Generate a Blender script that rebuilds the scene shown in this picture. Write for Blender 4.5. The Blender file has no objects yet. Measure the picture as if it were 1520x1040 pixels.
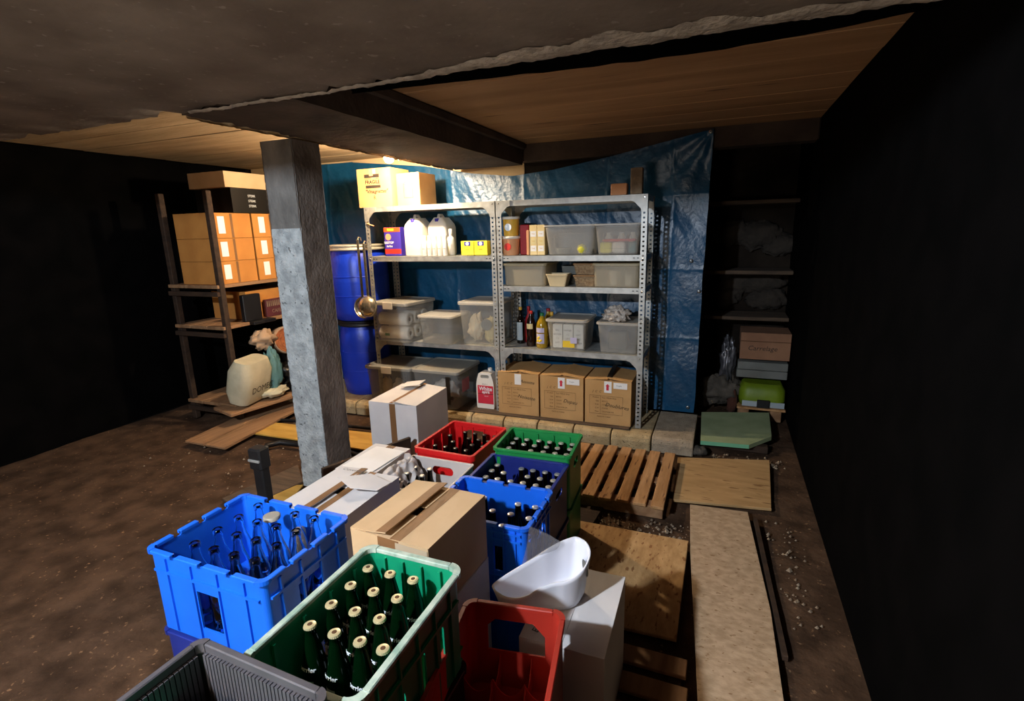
import bpy, math, random
import numpy as np
from mathutils import Vector, Matrix, noise
from mathutils.geometry import tessellate_polygon
random.seed(7)
SC = bpy.context.scene
COL = SC.collection
PI = math.pi

# ------------------------------------------------------------------ camera
CAM_H = 1.71; F = 770.0
P_, Y_, R_ = math.radians(13.1), math.radians(22.2), math.radians(1.5)
fwd = Vector((-math.sin(Y_)*math.cos(P_), math.cos(Y_)*math.cos(P_), -math.sin(P_)))
r0 = Vector((math.cos(Y_), math.sin(Y_), 0)); u0 = r0.cross(fwd)
rgt = math.cos(R_)*r0 - math.sin(R_)*u0; upv = rgt.cross(fwd)
cd = bpy.data.cameras.new('camera'); cam = bpy.data.objects.new('camera', cd); COL.objects.link(cam)
cam.matrix_world = Matrix(((rgt.x, upv.x, -fwd.x, 0), (rgt.y, upv.y, -fwd.y, 0), (rgt.z, upv.z, -fwd.z, CAM_H), (0, 0, 0, 1)))
cd.sensor_fit = 'HORIZONTAL'; cd.sensor_width = 36; cd.lens = F/1520*36; cd.clip_start = .02
SC.camera = cam
# ------------------------------------------------------------------ world, light, exposure
w = bpy.data.worlds.new('world'); SC.world = w; w.use_nodes = True
w.node_tree.nodes['Background'].inputs[0].default_value = (0.001, 0.001, 0.001, 1)
w.node_tree.nodes['Background'].inputs[1].default_value = 1
SC.view_settings.view_transform = 'Standard'; SC.view_settings.look = 'None'
SC.view_settings.exposure = 0.7; SC.view_settings.gamma = 1; SC.view_settings.use_curve_mapping = False
BULB_POS = (-2.52, 3.69, 2.293); BULB_W = 1250
WORK_POS = (-1.45, -.7, 2.40); WORK_W = 270
def point(name, pos, watt, col, rad):
    l = bpy.data.lights.new(name, 'POINT'); l.energy = watt; l.color = col; l.shadow_soft_size = rad
    o = bpy.data.objects.new(name, l); o.location = pos; COL.objects.link(o); return o
point('work_lamp', WORK_POS, WORK_W, (.78, .88, 1.0), .05)
point('fill_light', (-1.0, -.8, 1.2), 48, (1.0, .86, .72), .25)  # added warm fill behind the camera, lifts the ceiling and front faces

# ------------------------------------------------------------------ materials
def lin(c):
    if isinstance(c, str):
        c = [int(c[i:i+2], 16)/255 for i in (0, 2, 4)]
        c = [x/12.92 if x <= .04045 else ((x+.055)/1.055)**2.4 for x in c]
    return (*c[:3], 1)
MATS = {}
def mat(name, c1, c2=None, scale=8, rough=.6, metal=0, bump=0, bscale=None, detail=4, stretch=(1, 1, 1), spots=None, spec=.5, lo=.35, hi=.65, trans=0, ior=1.45, rough2=None, coat=0):
    m = bpy.data.materials.new(name); m.use_nodes = True; nt = m.node_tree; N = nt.nodes; L = nt.links
    b = N['Principled BSDF']; b.inputs['Roughness'].default_value = rough; b.inputs['Metallic'].default_value = metal
    b.inputs['Specular IOR Level'].default_value = spec; b.inputs['Transmission Weight'].default_value = trans; b.inputs['IOR'].default_value = ior
    b.inputs['Coat Weight'].default_value = coat
    tc = N.new('ShaderNodeTexCoord'); mp = N.new('ShaderNodeMapping'); mp.inputs['Scale'].default_value = stretch
    L.new(tc.outputs['Object'], mp.inputs['Vector'])
    nz = N.new('ShaderNodeTexNoise'); nz.inputs['Scale'].default_value = scale; nz.inputs['Detail'].default_value = detail
    L.new(mp.outputs[0], nz.inputs['Vector'])
    rp = N.new('ShaderNodeValToRGB'); rp.color_ramp.elements[0].position = lo; rp.color_ramp.elements[1].position = hi
    rp.color_ramp.elements[0].color = lin(c1); rp.color_ramp.elements[1].color = lin(c2 if c2 else c1)
    L.new(nz.outputs[0], rp.inputs[0]); out = rp.outputs[0]
    if spots:
        n2 = N.new('ShaderNodeTexNoise'); n2.inputs['Scale'].default_value = spots[1]; n2.inputs['Detail'].default_value = 3
        L.new(mp.outputs[0], n2.inputs['Vector'])
        r2 = N.new('ShaderNodeValToRGB'); r2.color_ramp.elements[0].position = spots[2]; r2.color_ramp.elements[1].position = min(1, spots[2]+.06)
        r2.color_ramp.elements[0].color = (0, 0, 0, 1); r2.color_ramp.elements[1].color = (1, 1, 1, 1)
        L.new(n2.outputs[0], r2.inputs[0])
        mx = N.new('ShaderNodeMix'); mx.data_type = 'RGBA'; mx.inputs['B'].default_value = lin(spots[0])
        L.new(r2.outputs[0], mx.inputs['Factor']); L.new(out, mx.inputs['A']); out = mx.outputs['Result']
    L.new(out, b.inputs['Base Color'])
    if rough2 is not None:
        mr = N.new('ShaderNodeMapRange'); mr.inputs['To Min'].default_value = rough; mr.inputs['To Max'].default_value = rough2
        L.new(nz.outputs[0], mr.inputs['Value']); L.new(mr.outputs[0], b.inputs['Roughness'])
    if bump:
        n3 = N.new('ShaderNodeTexNoise'); n3.inputs['Scale'].default_value = bscale or scale*3; n3.inputs['Detail'].default_value = 5
        L.new(mp.outputs[0], n3.inputs['Vector'])
        bp = N.new('ShaderNodeBump'); bp.inputs['Strength'].default_value = bump; bp.inputs['Distance'].default_value = .01
        L.new(n3.outputs[0], bp.inputs['Height']); L.new(bp.outputs[0], b.inputs['Normal'])
    MATS[name] = m; return m
def sheer(name, c, alpha, rough=.45):
    """thin milky plastic: part of the light passes straight through, the rest is scattered"""
    m = bpy.data.materials.new(name); m.use_nodes = True; nt = m.node_tree; N = nt.nodes; L = nt.links
    N.remove(N['Principled BSDF']); o = N['Material Output']
    tr = N.new('ShaderNodeBsdfTransparent'); tr.inputs[0].default_value = (.95, .95, .93, 1)
    df = N.new('ShaderNodeBsdfDiffuse'); df.inputs[0].default_value = lin(c)
    tl = N.new('ShaderNodeBsdfTranslucent'); tl.inputs[0].default_value = lin(c)
    gl = N.new('ShaderNodeBsdfGlossy'); gl.inputs['Roughness'].default_value = rough
    m1 = N.new('ShaderNodeMixShader'); m1.inputs[0].default_value = .4; L.new(df.outputs[0], m1.inputs[1]); L.new(tl.outputs[0], m1.inputs[2])
    m2 = N.new('ShaderNodeMixShader'); m2.inputs[0].default_value = .06; L.new(m1.outputs[0], m2.inputs[1]); L.new(gl.outputs[0], m2.inputs[2])
    m3 = N.new('ShaderNodeMixShader'); m3.inputs[0].default_value = alpha; L.new(tr.outputs[0], m3.inputs[1]); L.new(m2.outputs[0], m3.inputs[2])
    L.new(m3.outputs[0], o.inputs['Surface']); MATS[name] = m; return m
def emit(name, c, s):
    m = bpy.data.materials.new(name); m.use_nodes = True; N = m.node_tree.nodes; b = N['Principled BSDF']
    b.inputs['Emission Color'].default_value = (*c, 1); b.inputs['Emission Strength'].default_value = s; b.inputs['Base Color'].default_value = (1, 1, 1, 1)
    MATS[name] = m; return m
M = MATS
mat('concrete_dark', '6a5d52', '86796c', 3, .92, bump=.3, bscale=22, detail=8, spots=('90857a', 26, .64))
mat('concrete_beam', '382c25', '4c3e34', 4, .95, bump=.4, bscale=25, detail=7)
mat('concrete_edge', '9a8f82', 'c4b8a8', 14, .95, bump=1, bscale=45)
mat('cream_edge', 'c9ab84', 'e6cda6', 18, .95, bump=1, bscale=50)
mat('formwork', '98724c', 'b68e66', 2.2, .85, bump=.3, bscale=18, detail=9, stretch=(.35, 3, 1), spots=('4c3020', 5, .68), lo=.3, hi=.7)
mat('formwork_cream', 'b79a72', 'd3b88e', 3, .85, bump=.3, bscale=18, detail=7, stretch=(.5, 3, 1))
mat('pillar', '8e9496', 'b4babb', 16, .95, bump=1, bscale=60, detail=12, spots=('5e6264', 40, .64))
mat('pillar_top_shade', '4e4c49', '84807b', 5, .95, bump=1, bscale=50, detail=8, stretch=(1, 1, .5), spots=('7f7b76', 30, .66))  # upper column front: the beam's shade is put into this darker colour
mat('pillar_side_shade', '5c5047', '7d7066', 9, .95, bump=.6, bscale=50, detail=8, stretch=(1, 1, .8), spots=('7d7268', 60, .66))  # column sides: their dim warm shade is painted in as a darker brown
mat('wall_unlit_black', '050505', '090808', 5, 1, bump=.2, spec=.03)  # side walls near black: the darkness there is put into the colour
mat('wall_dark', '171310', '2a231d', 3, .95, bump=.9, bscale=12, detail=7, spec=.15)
mat('earth', '38281c', '554030', 6, .95, bump=1, bscale=22, detail=9, spots=('80644a', 40, .66), spec=.2)
mat('earth_wet', '1d1611', '2d231b', 5, .8, bump=1, bscale=22, detail=9)
mat('rubble', '6a5a4a', '94846f', 9, .95, bump=.6)
mat('block', 'a28a63', 'b9a27a', 14, .95, bump=.7, bscale=90, detail=6, spots=('6d5c42', 70, .63))
mat('block_grey', '94846f', 'ab9b84', 14, .95, bump=.7, bscale=90, detail=6, spots=('665946', 70, .63))
mat('osb', 'a98050', 'c29a68', 30, .75, bump=.25, bscale=90, detail=3, stretch=(1, .4, 1), spots=('8a5c34', 45, .60))
mat('osb_pale', 'a3896b', 'bba183', 40, .8, bump=.25, bscale=90, detail=3, stretch=(.6, 1, 1), spots=('8a6c4c', 55, .62))
mat('plywood', 'a88456', 'be9a6a', 3, .7, bump=.1, detail=8, stretch=(1, 6, 1), spots=('85603a', 6, .6))
mat('plywood_yellow', 'bd913f', 'd3aa58', 3, .6, bump=.1, detail=6, stretch=(1, 5, 1))
mat('pallet_wood', '9c7044', 'bb8e60', 5, .8, bump=.3, detail=8, stretch=(5, .8, 5), spots=('6a4426', 9, .64))
mat('plank_wood', '7d5b3e', '9a7654', 4, .8, bump=.3, detail=8, stretch=(5, .6, 5))
mat('old_wood', '42352a', '5a4939', 5, .9, bump=.5, detail=7, stretch=(.8, 6, 6))
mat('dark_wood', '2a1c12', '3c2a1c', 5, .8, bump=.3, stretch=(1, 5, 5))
mat('galvanised', '9a9a96', 'b4b4b0', 18, .42, metal=.55, bump=.05, rough2=.55)
mat('bolt_steel', 'd0d0cc', None, rough=.25, metal=.9)
mat('hole_dark', '2a2a2a')
mat('tarp', '0a3e5e', '0d4a6e', 4, .28, bump=.3, bscale=40, detail=6, spec=.6, rough2=.42)
mat('black_film', '030303', '050505', 4, 1, bump=.1, spec=.02)
mat('eyelet', 'c5c5c0', None, rough=.3, metal=.9)
mat('drum_blue', '0f2fa8', '1235b4', 5, .38, bump=.05)
mat('drum_dark', '0b0b0d', '151518', 5, .6)
mat('drum_band', 'b3a994', 'c4bba8', 6, .4, metal=.3)
mat('steel_ladle', 'b9ad98', 'd2c8b6', 6, .22, metal=.85)
mat('carton', 'b88d58', 'c99e68', 4, .85, bump=.08, detail=6)
mat('carton_pale', 'c2a27a', 'cfb089', 4, .85, bump=.08, detail=6)
mat('carton_orange', 'b27434', 'c4853f', 4, .85)
mat('carton_white', 'c9c6c6', 'd8d4d2', 3, .8, bump=.05)
mat('carton_shaded', '7a5640', '8c664c', 4, .9)  # carton brown darkened, so the shade of the recess is in the colour
mat('carton_inner', '8f6d45', 'a27f55', 4, .9)
mat('tape_brown', '73502e', '7f5936', 7, .6)
mat('tape_clear', 'b9a68c', None, rough=.25)
mat('black_tape', '15120f', None, rough=.4)
mat('white_paper', 'e4e2de', 'eeecea', 4, .8)
mat('ink', '2b2119', None, rough=.8)
mat('ink_brown', '4a2f16', None, rough=.9)
mat('pink_ink', 'c8283e', None, rough=.6)
mat('crate_green_teal', '087a58', '0a8660', 5, .42, bump=.03)
mat('crate_rim_worn', '7d988a', 'a6b5a8', 30, .55, bump=.15)
mat('crate_green', '117a3a', '178a45', 5, .45)
mat('crate_blue', '1260da', '1668e4', 5, .42)
mat('crate_navy', '16246e', '1c2c80', 5, .45)
mat('crate_red', 'c01418', 'cc1a1c', 5, .42)
mat('crate_red_dull', '8c2016', '98281c', 6, .5, bump=.05)
mat('crate_white', 'bcb4b0', 'cac2be', 5, .5)
mat('crate_grey', '37363b', '424147', 8, .6)
mat('crate_black', '0d0d0f', '151517', 5, .5)
mat('glass_brown', '0a0503', None, rough=.08, spec=.6)
mat('glass_green', '031a08', None, rough=.05, trans=.35, ior=1.45)
mat('cap_gold', 'bdb188', 'cfc49c', 60, .35, metal=.35)
mat('cap_silver', 'b9b4aa', 'c9c4ba', 30, .3, metal=.6)
mat('cap_dark', '1a1614', None, rough=.3)
mat('white_print', 'dfe6ea', None, rough=.6)
mat('label_red', 'b4241c', None, rough=.5)
gl = bpy.data.materials.new('clear_glass'); gl.use_nodes = True; b_ = gl.node_tree.nodes['Principled BSDF']
b_.inputs['Transmission Weight'].default_value = 1; b_.inputs['Roughness'].default_value = .02; b_.inputs['Base Color'].default_value = (.93, .96, .97, 1); b_.inputs['IOR'].default_value = 1.35; M['clear_glass'] = gl
mat('tub_white', 'dcdde6', 'e4e5ec', 3, .32, spec=.5)
mat('bin_lid_grey', '8a877f', '959288', 5, .5)
mat('bin_lid_white', 'cfc8bc', 'dad3c7', 5, .5)
mat('bin_lid_cream', 'c9b48a', 'd4c098', 5, .5)
sheer('milky', 'dedad4', .30); sheer('milky_cream', 'ddd2ba', .42); sheer('milky_clear', 'e8e5e0', .17); sheer('bag_sheer', 'b8b8c0', .38); sheer('lid_white', 'dedad2', .62); sheer('lid_cream', 'd8caa4', .7)
mat('roll_white', 'dcd6ce', 'e6e0d8', 12, .95, bump=.2)
mat('core_brown', '8a6a4a', None, rough=.9)
mat('jug_white', 'ddd5c6', 'e6dfd2', 3, .45)
mat('plastic_white', 'e6e0d6', None, rough=.4)
mat('purple_print', '3a2a98', None, rough=.6); mat('orange_print', 'd8501c', None, rough=.6); mat('yellow_print', 'e8c22a', None, rough=.6)
mat('red_print', 'cc2c20', None, rough=.6)
mat('lemon', 'd8cc28', 'e2d840', 5, .6); mat('mustard', 'c99a34', 'd6a840', 5, .5); mat('peach', 'c98e62', 'd69a6c', 5, .6)
mat('deep_red', '8e1016', '9c1620', 5, .5); mat('cream_box', 'd8bd82', 'e4cd98', 6, .7)
mat('basket', '7a6248', '9a8262', 60, .9, bump=.8, bscale=80); mat('oil_gold', '8a6c10', 'a5841a', 8, .15, spec=.7)
mat('sauce_dark', '180a06', '240f08', 5, .2); mat('green_cap', '176a3a', None, rough=.5); mat('label_lilac', 'b9b2cc', None, rough=.6)
mat('label_silver', '9aa6ac', None, rough=.5); mat('cloth_stripe', '8a8078', 'c9c0b6', 40, .95, bump=.6)
mat('garlic', 'cfc0a6', 'ded2ba', 14, .9, bump=.4); mat('pale_yellow', 'd8c690', None, rough=.8); mat('grey_print', '6c6f70', None, rough=.8)
mat('rug', '8a4a26', 'a8643a', 30, .95, bump=.6); mat('rug_side', 'a98c70', 'b89a7c', 8, .95); mat('sack', 'b8b094', 'c8c0a4', 8, .9, bump=.3)
mat('teal_bag', '4a7276', '5a8488', 9, .6, bump=.3); mat('black_bag', '0a0a0b', '131314', 9, .35, bump=.8, bscale=14)
mat('maroon', '4a1c22', '58242a', 5, .7); mat('foil', '48484c', '626268', 6, .35, metal=.5, bump=.6); mat('lime_bag', '5a7010', '6e8418', 5, .5, bump=.3)
mat('insulation', '8b9a72', 'a0ac84', 5, .8, bump=.1); mat('insulation_edge', '6fae88', None, rough=.9); mat('stone', '3c3730', '544d45', 8, .95, bump=1, bscale=30)
mat('stone_dark', '26211c', '38312a', 8, .95, bump=1, bscale=30); mat('brick_dark', '3a2018', '4a2a1e', 8, .95, bump=.6); mat('grey_board', '5e605c', '6e706c', 5, .8)
mat('cable', '0e0d0c', None, rough=.6); mat('light_fitting', 'e8e4dc', None, rough=.5)
emit('bulb_glow', (1.0, .80, .56), 1.0)

# ------------------------------------------------------------------ mesh helpers
class MB:
    def __init__(s): s.v = []; s.f = []; s.sm = []
    def add(s, vs, fs, T=None, smooth=False):
        o = len(s.v)
        s.v += [tuple(T @ Vector(v)) if T is not None else tuple(v) for v in vs]
        s.f += [[i+o for i in f] for f in fs]; s.sm += [smooth]*len(fs); return s
    def box(s, x0, x1, y0, y1, z0, z1, T=None):
        vs = [(x0, y0, z0), (x1, y0, z0), (x1, y1, z0), (x0, y1, z0), (x0, y0, z1), (x1, y0, z1), (x1, y1, z1), (x0, y1, z1)]
        return s.add(vs, [(0, 3, 2, 1), (4, 5, 6, 7), (0, 1, 5, 4), (1, 2, 6, 5), (2, 3, 7, 6), (3, 0, 4, 7)], T)
    def bev(s, x0, x1, y0, y1, z0, z1, b=.004, T=None):
        """box with bevelled edges"""
        def ring(i, z): return [(x0+i+b, y0+i, z), (x1-i-b, y0+i, z), (x1-i, y0+i+b, z), (x1-i, y1-i-b, z), (x1-i-b, y1-i, z), (x0+i+b, y1-i, z), (x0+i, y1-i-b, z), (x0+i, y0+i+b, z)]
        return s.loft([ring(b, z0), ring(0, z0+b), ring(0, z1-b), ring(b, z1)], T=T)
    def loft(s, rings, cap0=True, cap1=True, smooth=False, T=None, closed=True):
        n = len(rings[0]); vs = [p for r in rings for p in r]; fs = []
        for k in range(len(rings)-1):
            for i in range(n if closed else n-1):
                j = (i+1) % n; fs.append((k*n+i, k*n+j, (k+1)*n+j, (k+1)*n+i))
        s.add(vs, fs, T, smooth)
        if cap0: s.add(rings[0], [tuple(reversed(range(n)))], T)
        if cap1: s.add(rings[-1], [tuple(range(n))], T)
        return s
    def lathe(s, prof, n=20, T=None, smooth=True, cap=True):
        rings = [[(r*math.cos(2*PI*i/n), r*math.sin(2*PI*i/n), z) for i in range(n)] for r, z in prof]
        return s.loft(rings, cap, cap, smooth, T)
    def tube(s, pts, r, n=10, cap=True, T=None, smooth=True):
        pts = [Vector(p) for p in pts]; rings = []; up = None
        for i, p in enumerate(pts):
            t = (pts[min(i+1, len(pts)-1)]-pts[max(i-1, 0)]).normalized()
            if up is None: up = t.orthogonal().normalized()
            up = (up-t*up.dot(t)).normalized(); b = t.cross(up)
            rr = r[i] if isinstance(r, (list, tuple)) else r
            rings.append([p+up*rr*math.cos(2*PI*k/n)+b*rr*math.sin(2*PI*k/n) for k in range(n)])
        return s.loft(rings, cap, cap, smooth, T)
    def panel(s, polys, w0, w1, T):
        """flat plate with holes: polys[0] outer (u,v) ccw, the others holes; thickness w0..w1"""
        flat = [p for q in polys for p in q]
        tris = tessellate_polygon([[Vector((u, v, 0)) for u, v in q] for q in polys])
        n = len(flat); vs = [(u, w0, v) for u, v in flat]+[(u, w1, v) for u, v in flat]
        fs = [tuple(t) for t in tris]+[tuple(n+i for i in reversed(t)) for t in tris]; o = 0
        for q in polys:
            m = len(q)
            for i in range(m):
                j = (i+1) % m; fs.append((o+i, o+j, n+o+j, n+o+i))
            o += m
        return s.add(vs, fs, T)
    def grid(s, fn, nu, nv, T=None, smooth=True):
        vs = [fn(i/nu, j/nv) for j in range(nv+1) for i in range(nu+1)]
        fs = [(j*(nu+1)+i, j*(nu+1)+i+1, (j+1)*(nu+1)+i+1, (j+1)*(nu+1)+i) for j in range(nv) for i in range(nu)]
        return s.add(vs, fs, T, smooth)
    def mesh(s, name, m):
        me = bpy.data.meshes.new(name); me.from_pydata(s.v, [], s.f)
        me.polygons.foreach_set('use_smooth', s.sm)
        if m: me.materials.append(M[m])
        me.update(); return me
    def obj(s, name, m, parent=None, loc=None, rot=None, label=None):
        o = bpy.data.objects.new(name, s.mesh(name, m)); COL.objects.link(o)
        if parent: o.parent = parent
        if loc is not None: o.location = loc
        if rot is not None: o.rotation_euler = rot
        if label: o['label'] = label
        return o
def fixn(o):
    import bmesh
    bm = bmesh.new(); bm.from_mesh(o.data); bmesh.ops.remove_doubles(bm, verts=bm.verts, dist=1e-5)
    bmesh.ops.recalc_face_normals(bm, faces=bm.faces); bm.to_mesh(o.data); bm.free(); return o
def thing(name, label, cat, loc=(0, 0, 0), rz=0, group=None, rot=None):
    o = bpy.data.objects.new(name, None); COL.objects.link(o); o.location = loc; o.rotation_euler = rot or (0, 0, math.radians(rz))
    o.empty_display_size = .05; return tag(o, label, cat, group)
def tag(o, label, cat, group=None):
    o['label'] = label; o['category'] = cat
    if group: o['group'] = group
    return o
def struct(o): o['kind'] = 'structure'; return o
def copy_thing(root, loc, rz, label):
    r = root.copy(); COL.objects.link(r); r.location = loc; r.rotation_euler = (0, 0, math.radians(rz)); r['label'] = label
    for c in root.children:
        d = c.copy(); COL.objects.link(d); d.parent = r
        for g in c.children:
            e = g.copy(); COL.objects.link(e); e.parent = d
    return r
def inst(src, parent, loc, rot=(0, 0, 0), scale=None):
    o = src.copy(); COL.objects.link(o); o.parent = parent; o.location = loc; o.rotation_euler = rot
    if scale: o.scale = scale
    return o
def rrect(w, d, r, z=0, n=5, cx=0, cy=0):
    pts = []
    for (sx, sy, a0) in ((1, -1, -PI/2), (1, 1, 0), (-1, 1, PI/2), (-1, -1, PI)):
        for k in range(n+1):
            a = a0+PI/2*k/n; pts.append((cx+sx*(w/2-r)+r*math.cos(a), cy+sy*(d/2-r)+r*math.sin(a), z))
    return pts
def pill(w, h, cu=0, cv=0, n=5, r=None):
    return [(x, y) for x, y, _ in rrect(w, h, r if r is not None else h/2*.98, 0, n, cu, cv)]
def rect(u0, u1, v0, v1): return [(u0, v0), (u1, v0), (u1, v1), (u0, v1)]
def text(name, s, size, m, parent, loc, rot=(PI/2, 0, 0), shear=0, al='CENTER', label=None, bold=0, curve_r=None):
    cu = bpy.data.curves.new('t', 'FONT'); cu.body = s; cu.size = size; cu.align_x = al; cu.align_y = 'CENTER'; cu.shear = shear; cu.offset = bold; cu.resolution_u = 2
    t = bpy.data.objects.new('t', cu); COL.objects.link(t)
    me = bpy.data.meshes.new_from_object(t); bpy.data.objects.remove(t)
    if curve_r:
        for v in me.vertices:
            a = v.co.x/curve_r; v.co.x, v.co.z = curve_r*math.sin(a), -(curve_r*(1-math.cos(a)))
    me.materials.clear(); me.materials.append(M[m])
    o = bpy.data.objects.new(name, me); COL.objects.link(o); o.parent = parent; o.location = loc; o.rotation_euler = rot
    if label: o['label'] = label
    return o
def nz(x, y, z=0, s=1): return noise.noise(Vector((x*s, y*s, z*s)))

# ================================================================== SETTING
def floor_h(x, y): return .012*nz(x, y, 0, 2.2)+.006*nz(x, y, 3, 9)-.012
o = MB().grid(lambda u, v: (-5.2+5.9*u, -.9+7.0*v, floor_h(-5.2+5.9*u, -.9+7.0*v)), 118, 140).obj('floor', 'earth'); struct(o)
# scattered rubble on the earth
mb = MB()
for i in range(420):
    if i < 200: x, y = random.uniform(-.75, .1), random.gauss(2.78, .06)
    elif i < 260: x, y = random.uniform(.02, .5), random.gauss(3.92, .05)
    elif i < 320: x, y = random.uniform(.3, .5), random.uniform(2.2, 3.1)
    else: x, y = random.uniform(-4.2, -2.6), random.uniform(2.3, 3.6)
    r = random.uniform(.003, .011)*(1.6 if random.random() < .08 else 1)
    mb.add([(x+r*random.uniform(.7, 1.2), y, 0), (x, y+r, 0), (x-r, y-r*.3, 0), (x+.2*r, y-r, 0), (x, y, r*1.1), (x+.3*r, y+.2*r, r*.9)], [(0, 1, 5), (1, 2, 4), (2, 3, 4), (3, 0, 5), (4, 5, 1), (4, 3, 5)])
o = mb.obj('rubble', 'rubble'); o['kind'] = 'stuff'; tag(o, 'crumbs of rubble strewn over the earth floor', 'rubble')

# ceiling slab: boards of formwork print, built one by one
ceil = MB().box(-5.2, .62, -.9, 6.2, 2.47, 2.55).obj('ceiling', 'formwork'); struct(ceil)
ys = [1.75, 2.02, 2.36, 2.66, 2.98, 3.36, 3.7, 4.02, 4.36, 4.72]
for a, b in zip(ys[:-1], ys[1:]):
    MB().bev(-1.72, .6, a+.004, b-.004, 2.452+random.uniform(0, .006), 2.469, .003).obj('board', 'formwork', ceil)
for a, b in zip(ys[:-1], ys[1:]):
    MB().bev(-5.1, -2.42, a+.004, b-.004, 2.452+random.uniform(0, .006), 2.469, .003).obj('board', 'formwork_cream', ceil)
# rear-front beam (runs away from the camera) with crumbling left edge
def rough_box(x0, x1, y0, y1, z0, z1, nx, ny, amp, seed=0, sides='l'):
    m_ = MB()
    def f(u, v):
        x = x0+(x1-x0)*u; y = y0+(y1-y0)*v
        e = max(0, 1-min(u, 1-u)*nx/2) if 'l' in sides else max(0, 1-min(v, 1-v)*ny/2)
        d = amp*nz(x, y, seed, 9)+amp*.6*nz(x, y, seed+5, 23)
        if 'l' in sides and u > .5: e = 0; d *= .2
        return (x+(d*1.2*e if 'l' in sides else 0), y+(d*1.6*e if 'l' not in sides else 0), z0+abs(d)*e*.9+amp*.12*nz(x, y, seed+9, 6))
    m_.grid(f, nx, ny)
    for u in (0, 1):
        m_.grid(lambda a, b, u=u: (lambda p: (p[0], p[1], p[2]+(z1-p[2])*b))(f(u, a)), ny, 3)
    for v in (0, 1):
        m_.grid(lambda a, b, v=v: (lambda p: (p[0], p[1], p[2]+(z1-p[2])*b))(f(a, v)), nx, 3)
    return m_
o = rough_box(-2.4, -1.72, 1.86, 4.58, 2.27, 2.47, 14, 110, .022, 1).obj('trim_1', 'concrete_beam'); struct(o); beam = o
mb = MB()
def edge(u, v):
    y = 1.9+2.68*u; d = .012*nz(0, y, 4, 9)+.008*nz(0, y, 7, 24)
    a = v*PI*1.1; return (-2.402+d+.016*math.sin(a)*-1-.004, y, 2.272+abs(d)*1.0+.014*(1-math.cos(a))-.012)
mb.grid(edge, 150, 5).obj('broken_edge', 'cream_edge', beam)
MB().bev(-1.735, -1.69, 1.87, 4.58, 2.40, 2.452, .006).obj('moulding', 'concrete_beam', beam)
# near beam across the view
o = rough_box(-5.1, .6, .45, 1.84, 2.27, 2.47, 150, 16, .03, 3, 'f').obj('trim_2', 'concrete_dark'); struct(o); nb = o
mb = MB()
def edge2(u, v):
    x = -2.3+2.9*u; wv = .03+.10*max(0, math.sin((x+1.25)*1.7))*(1 if x > -1.25 else 0)
    d = .02*nz(x, 0, 4, 6)+.012*nz(x, 0, 7, 22)
    return (x, 1.845+d-wv*(1-v)*(1+.5*nz(x, 3, 1, 7)), 2.258+.012*(v)**2+.012*(1-v)**3+.006*nz(x, v, 2, 30))
mb.grid(edge2, 160, 5).obj('broken_edge', 'concrete_edge', nb)
# black film hanging from the back of the beam
mb = MB()
def film(u, v):
    x = -1.45+1.95*u; dep = .004+.046*max(0, math.sin(PI*min(1, max(0, (u-.02)/.95))))**.7*(.12+.88*u)
    return (x, 1.885+.01*nz(x, v, 1, 5)+.012*v, 2.30-(dep+.03)*v+.004*nz(x, v, 5, 12))
o = mb.grid(film, 90, 6).obj('black_film_strip', 'black_film'); tag(o, 'black plastic film sagging along the far edge of the nearest concrete beam', 'plastic sheet')

# walls
wl = MB().box(-5.3, -5.2, -.9, 6.2, 0, 2.5).obj('wall_left', 'wall_unlit_black'); struct(wl)
wr = MB().box(.6, .7, -.9, 6.2, 0, 2.5).obj('wall_right', 'wall_unlit_black'); struct(wr)
def stonewall(u, v):
    x = -5.2+5.8*u; z = 2.5*v; return (x, 5.75+.05*nz(x, z, 1, 3)+.035*nz(x, z, 8, 8), z)
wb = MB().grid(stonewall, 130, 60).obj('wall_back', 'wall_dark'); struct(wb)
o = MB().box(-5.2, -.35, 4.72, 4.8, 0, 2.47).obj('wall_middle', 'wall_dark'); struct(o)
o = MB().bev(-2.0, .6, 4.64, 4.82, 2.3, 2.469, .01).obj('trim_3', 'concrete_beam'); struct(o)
o = MB().bev(-5.1, -1.75, 4.705, 4.719, 2.1, 2.469, .004).obj('trim_7', 'formwork_cream'); struct(o)
for i, (z, x0) in enumerate(((1.9, -.3), (1.27, -.3), (.84, -.2))):   # timber ledges in the dark recess
    o = MB().bev(x0, .59, 5.3, 5.66, z-.02, z+.015, .004).obj('trim_%d' % (i+4), 'old_wood'); struct(o)

# column
def col_f(side):
    m_ = MB()
    def f(u, v):
        z = 2.265*v; d = .010*nz(u*.3, z, side, 9)+.008*nz(u, z, side+3, 30)
        c = 1.0 if (u < .05 or u > .95) else .35
        off = abs(d)*c
        st = .004 if z > 1.75 else 0
        if side == 0: return (-2.64+.24*u, 2.53+off+st, z)
        if side == 1: return (-2.40-off-.5*st, 2.53+.24*u, z)
        if side == 2: return (-2.40-.24*u, 2.77-off, z)
        return (-2.64+off, 2.77-.24*u, z)
    return m_.grid(f, 14, 150)
cr = thing('concrete_column', 'square rough grey concrete column standing left of the boxes', 'column', (0, 0, 0))
cf = col_f(0).obj('front_face', 'pillar', cr); cf.data.materials.append(M['pillar_top_shade'])
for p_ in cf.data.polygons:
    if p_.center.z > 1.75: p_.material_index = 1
for k in (1, 2, 3): col_f(k).obj('side_face', 'pillar_side_shade', cr)
MB().box(-2.628, -2.412, 2.545, 2.757, .0, 2.262).obj('core', 'pillar_side_shade', cr)

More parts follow.
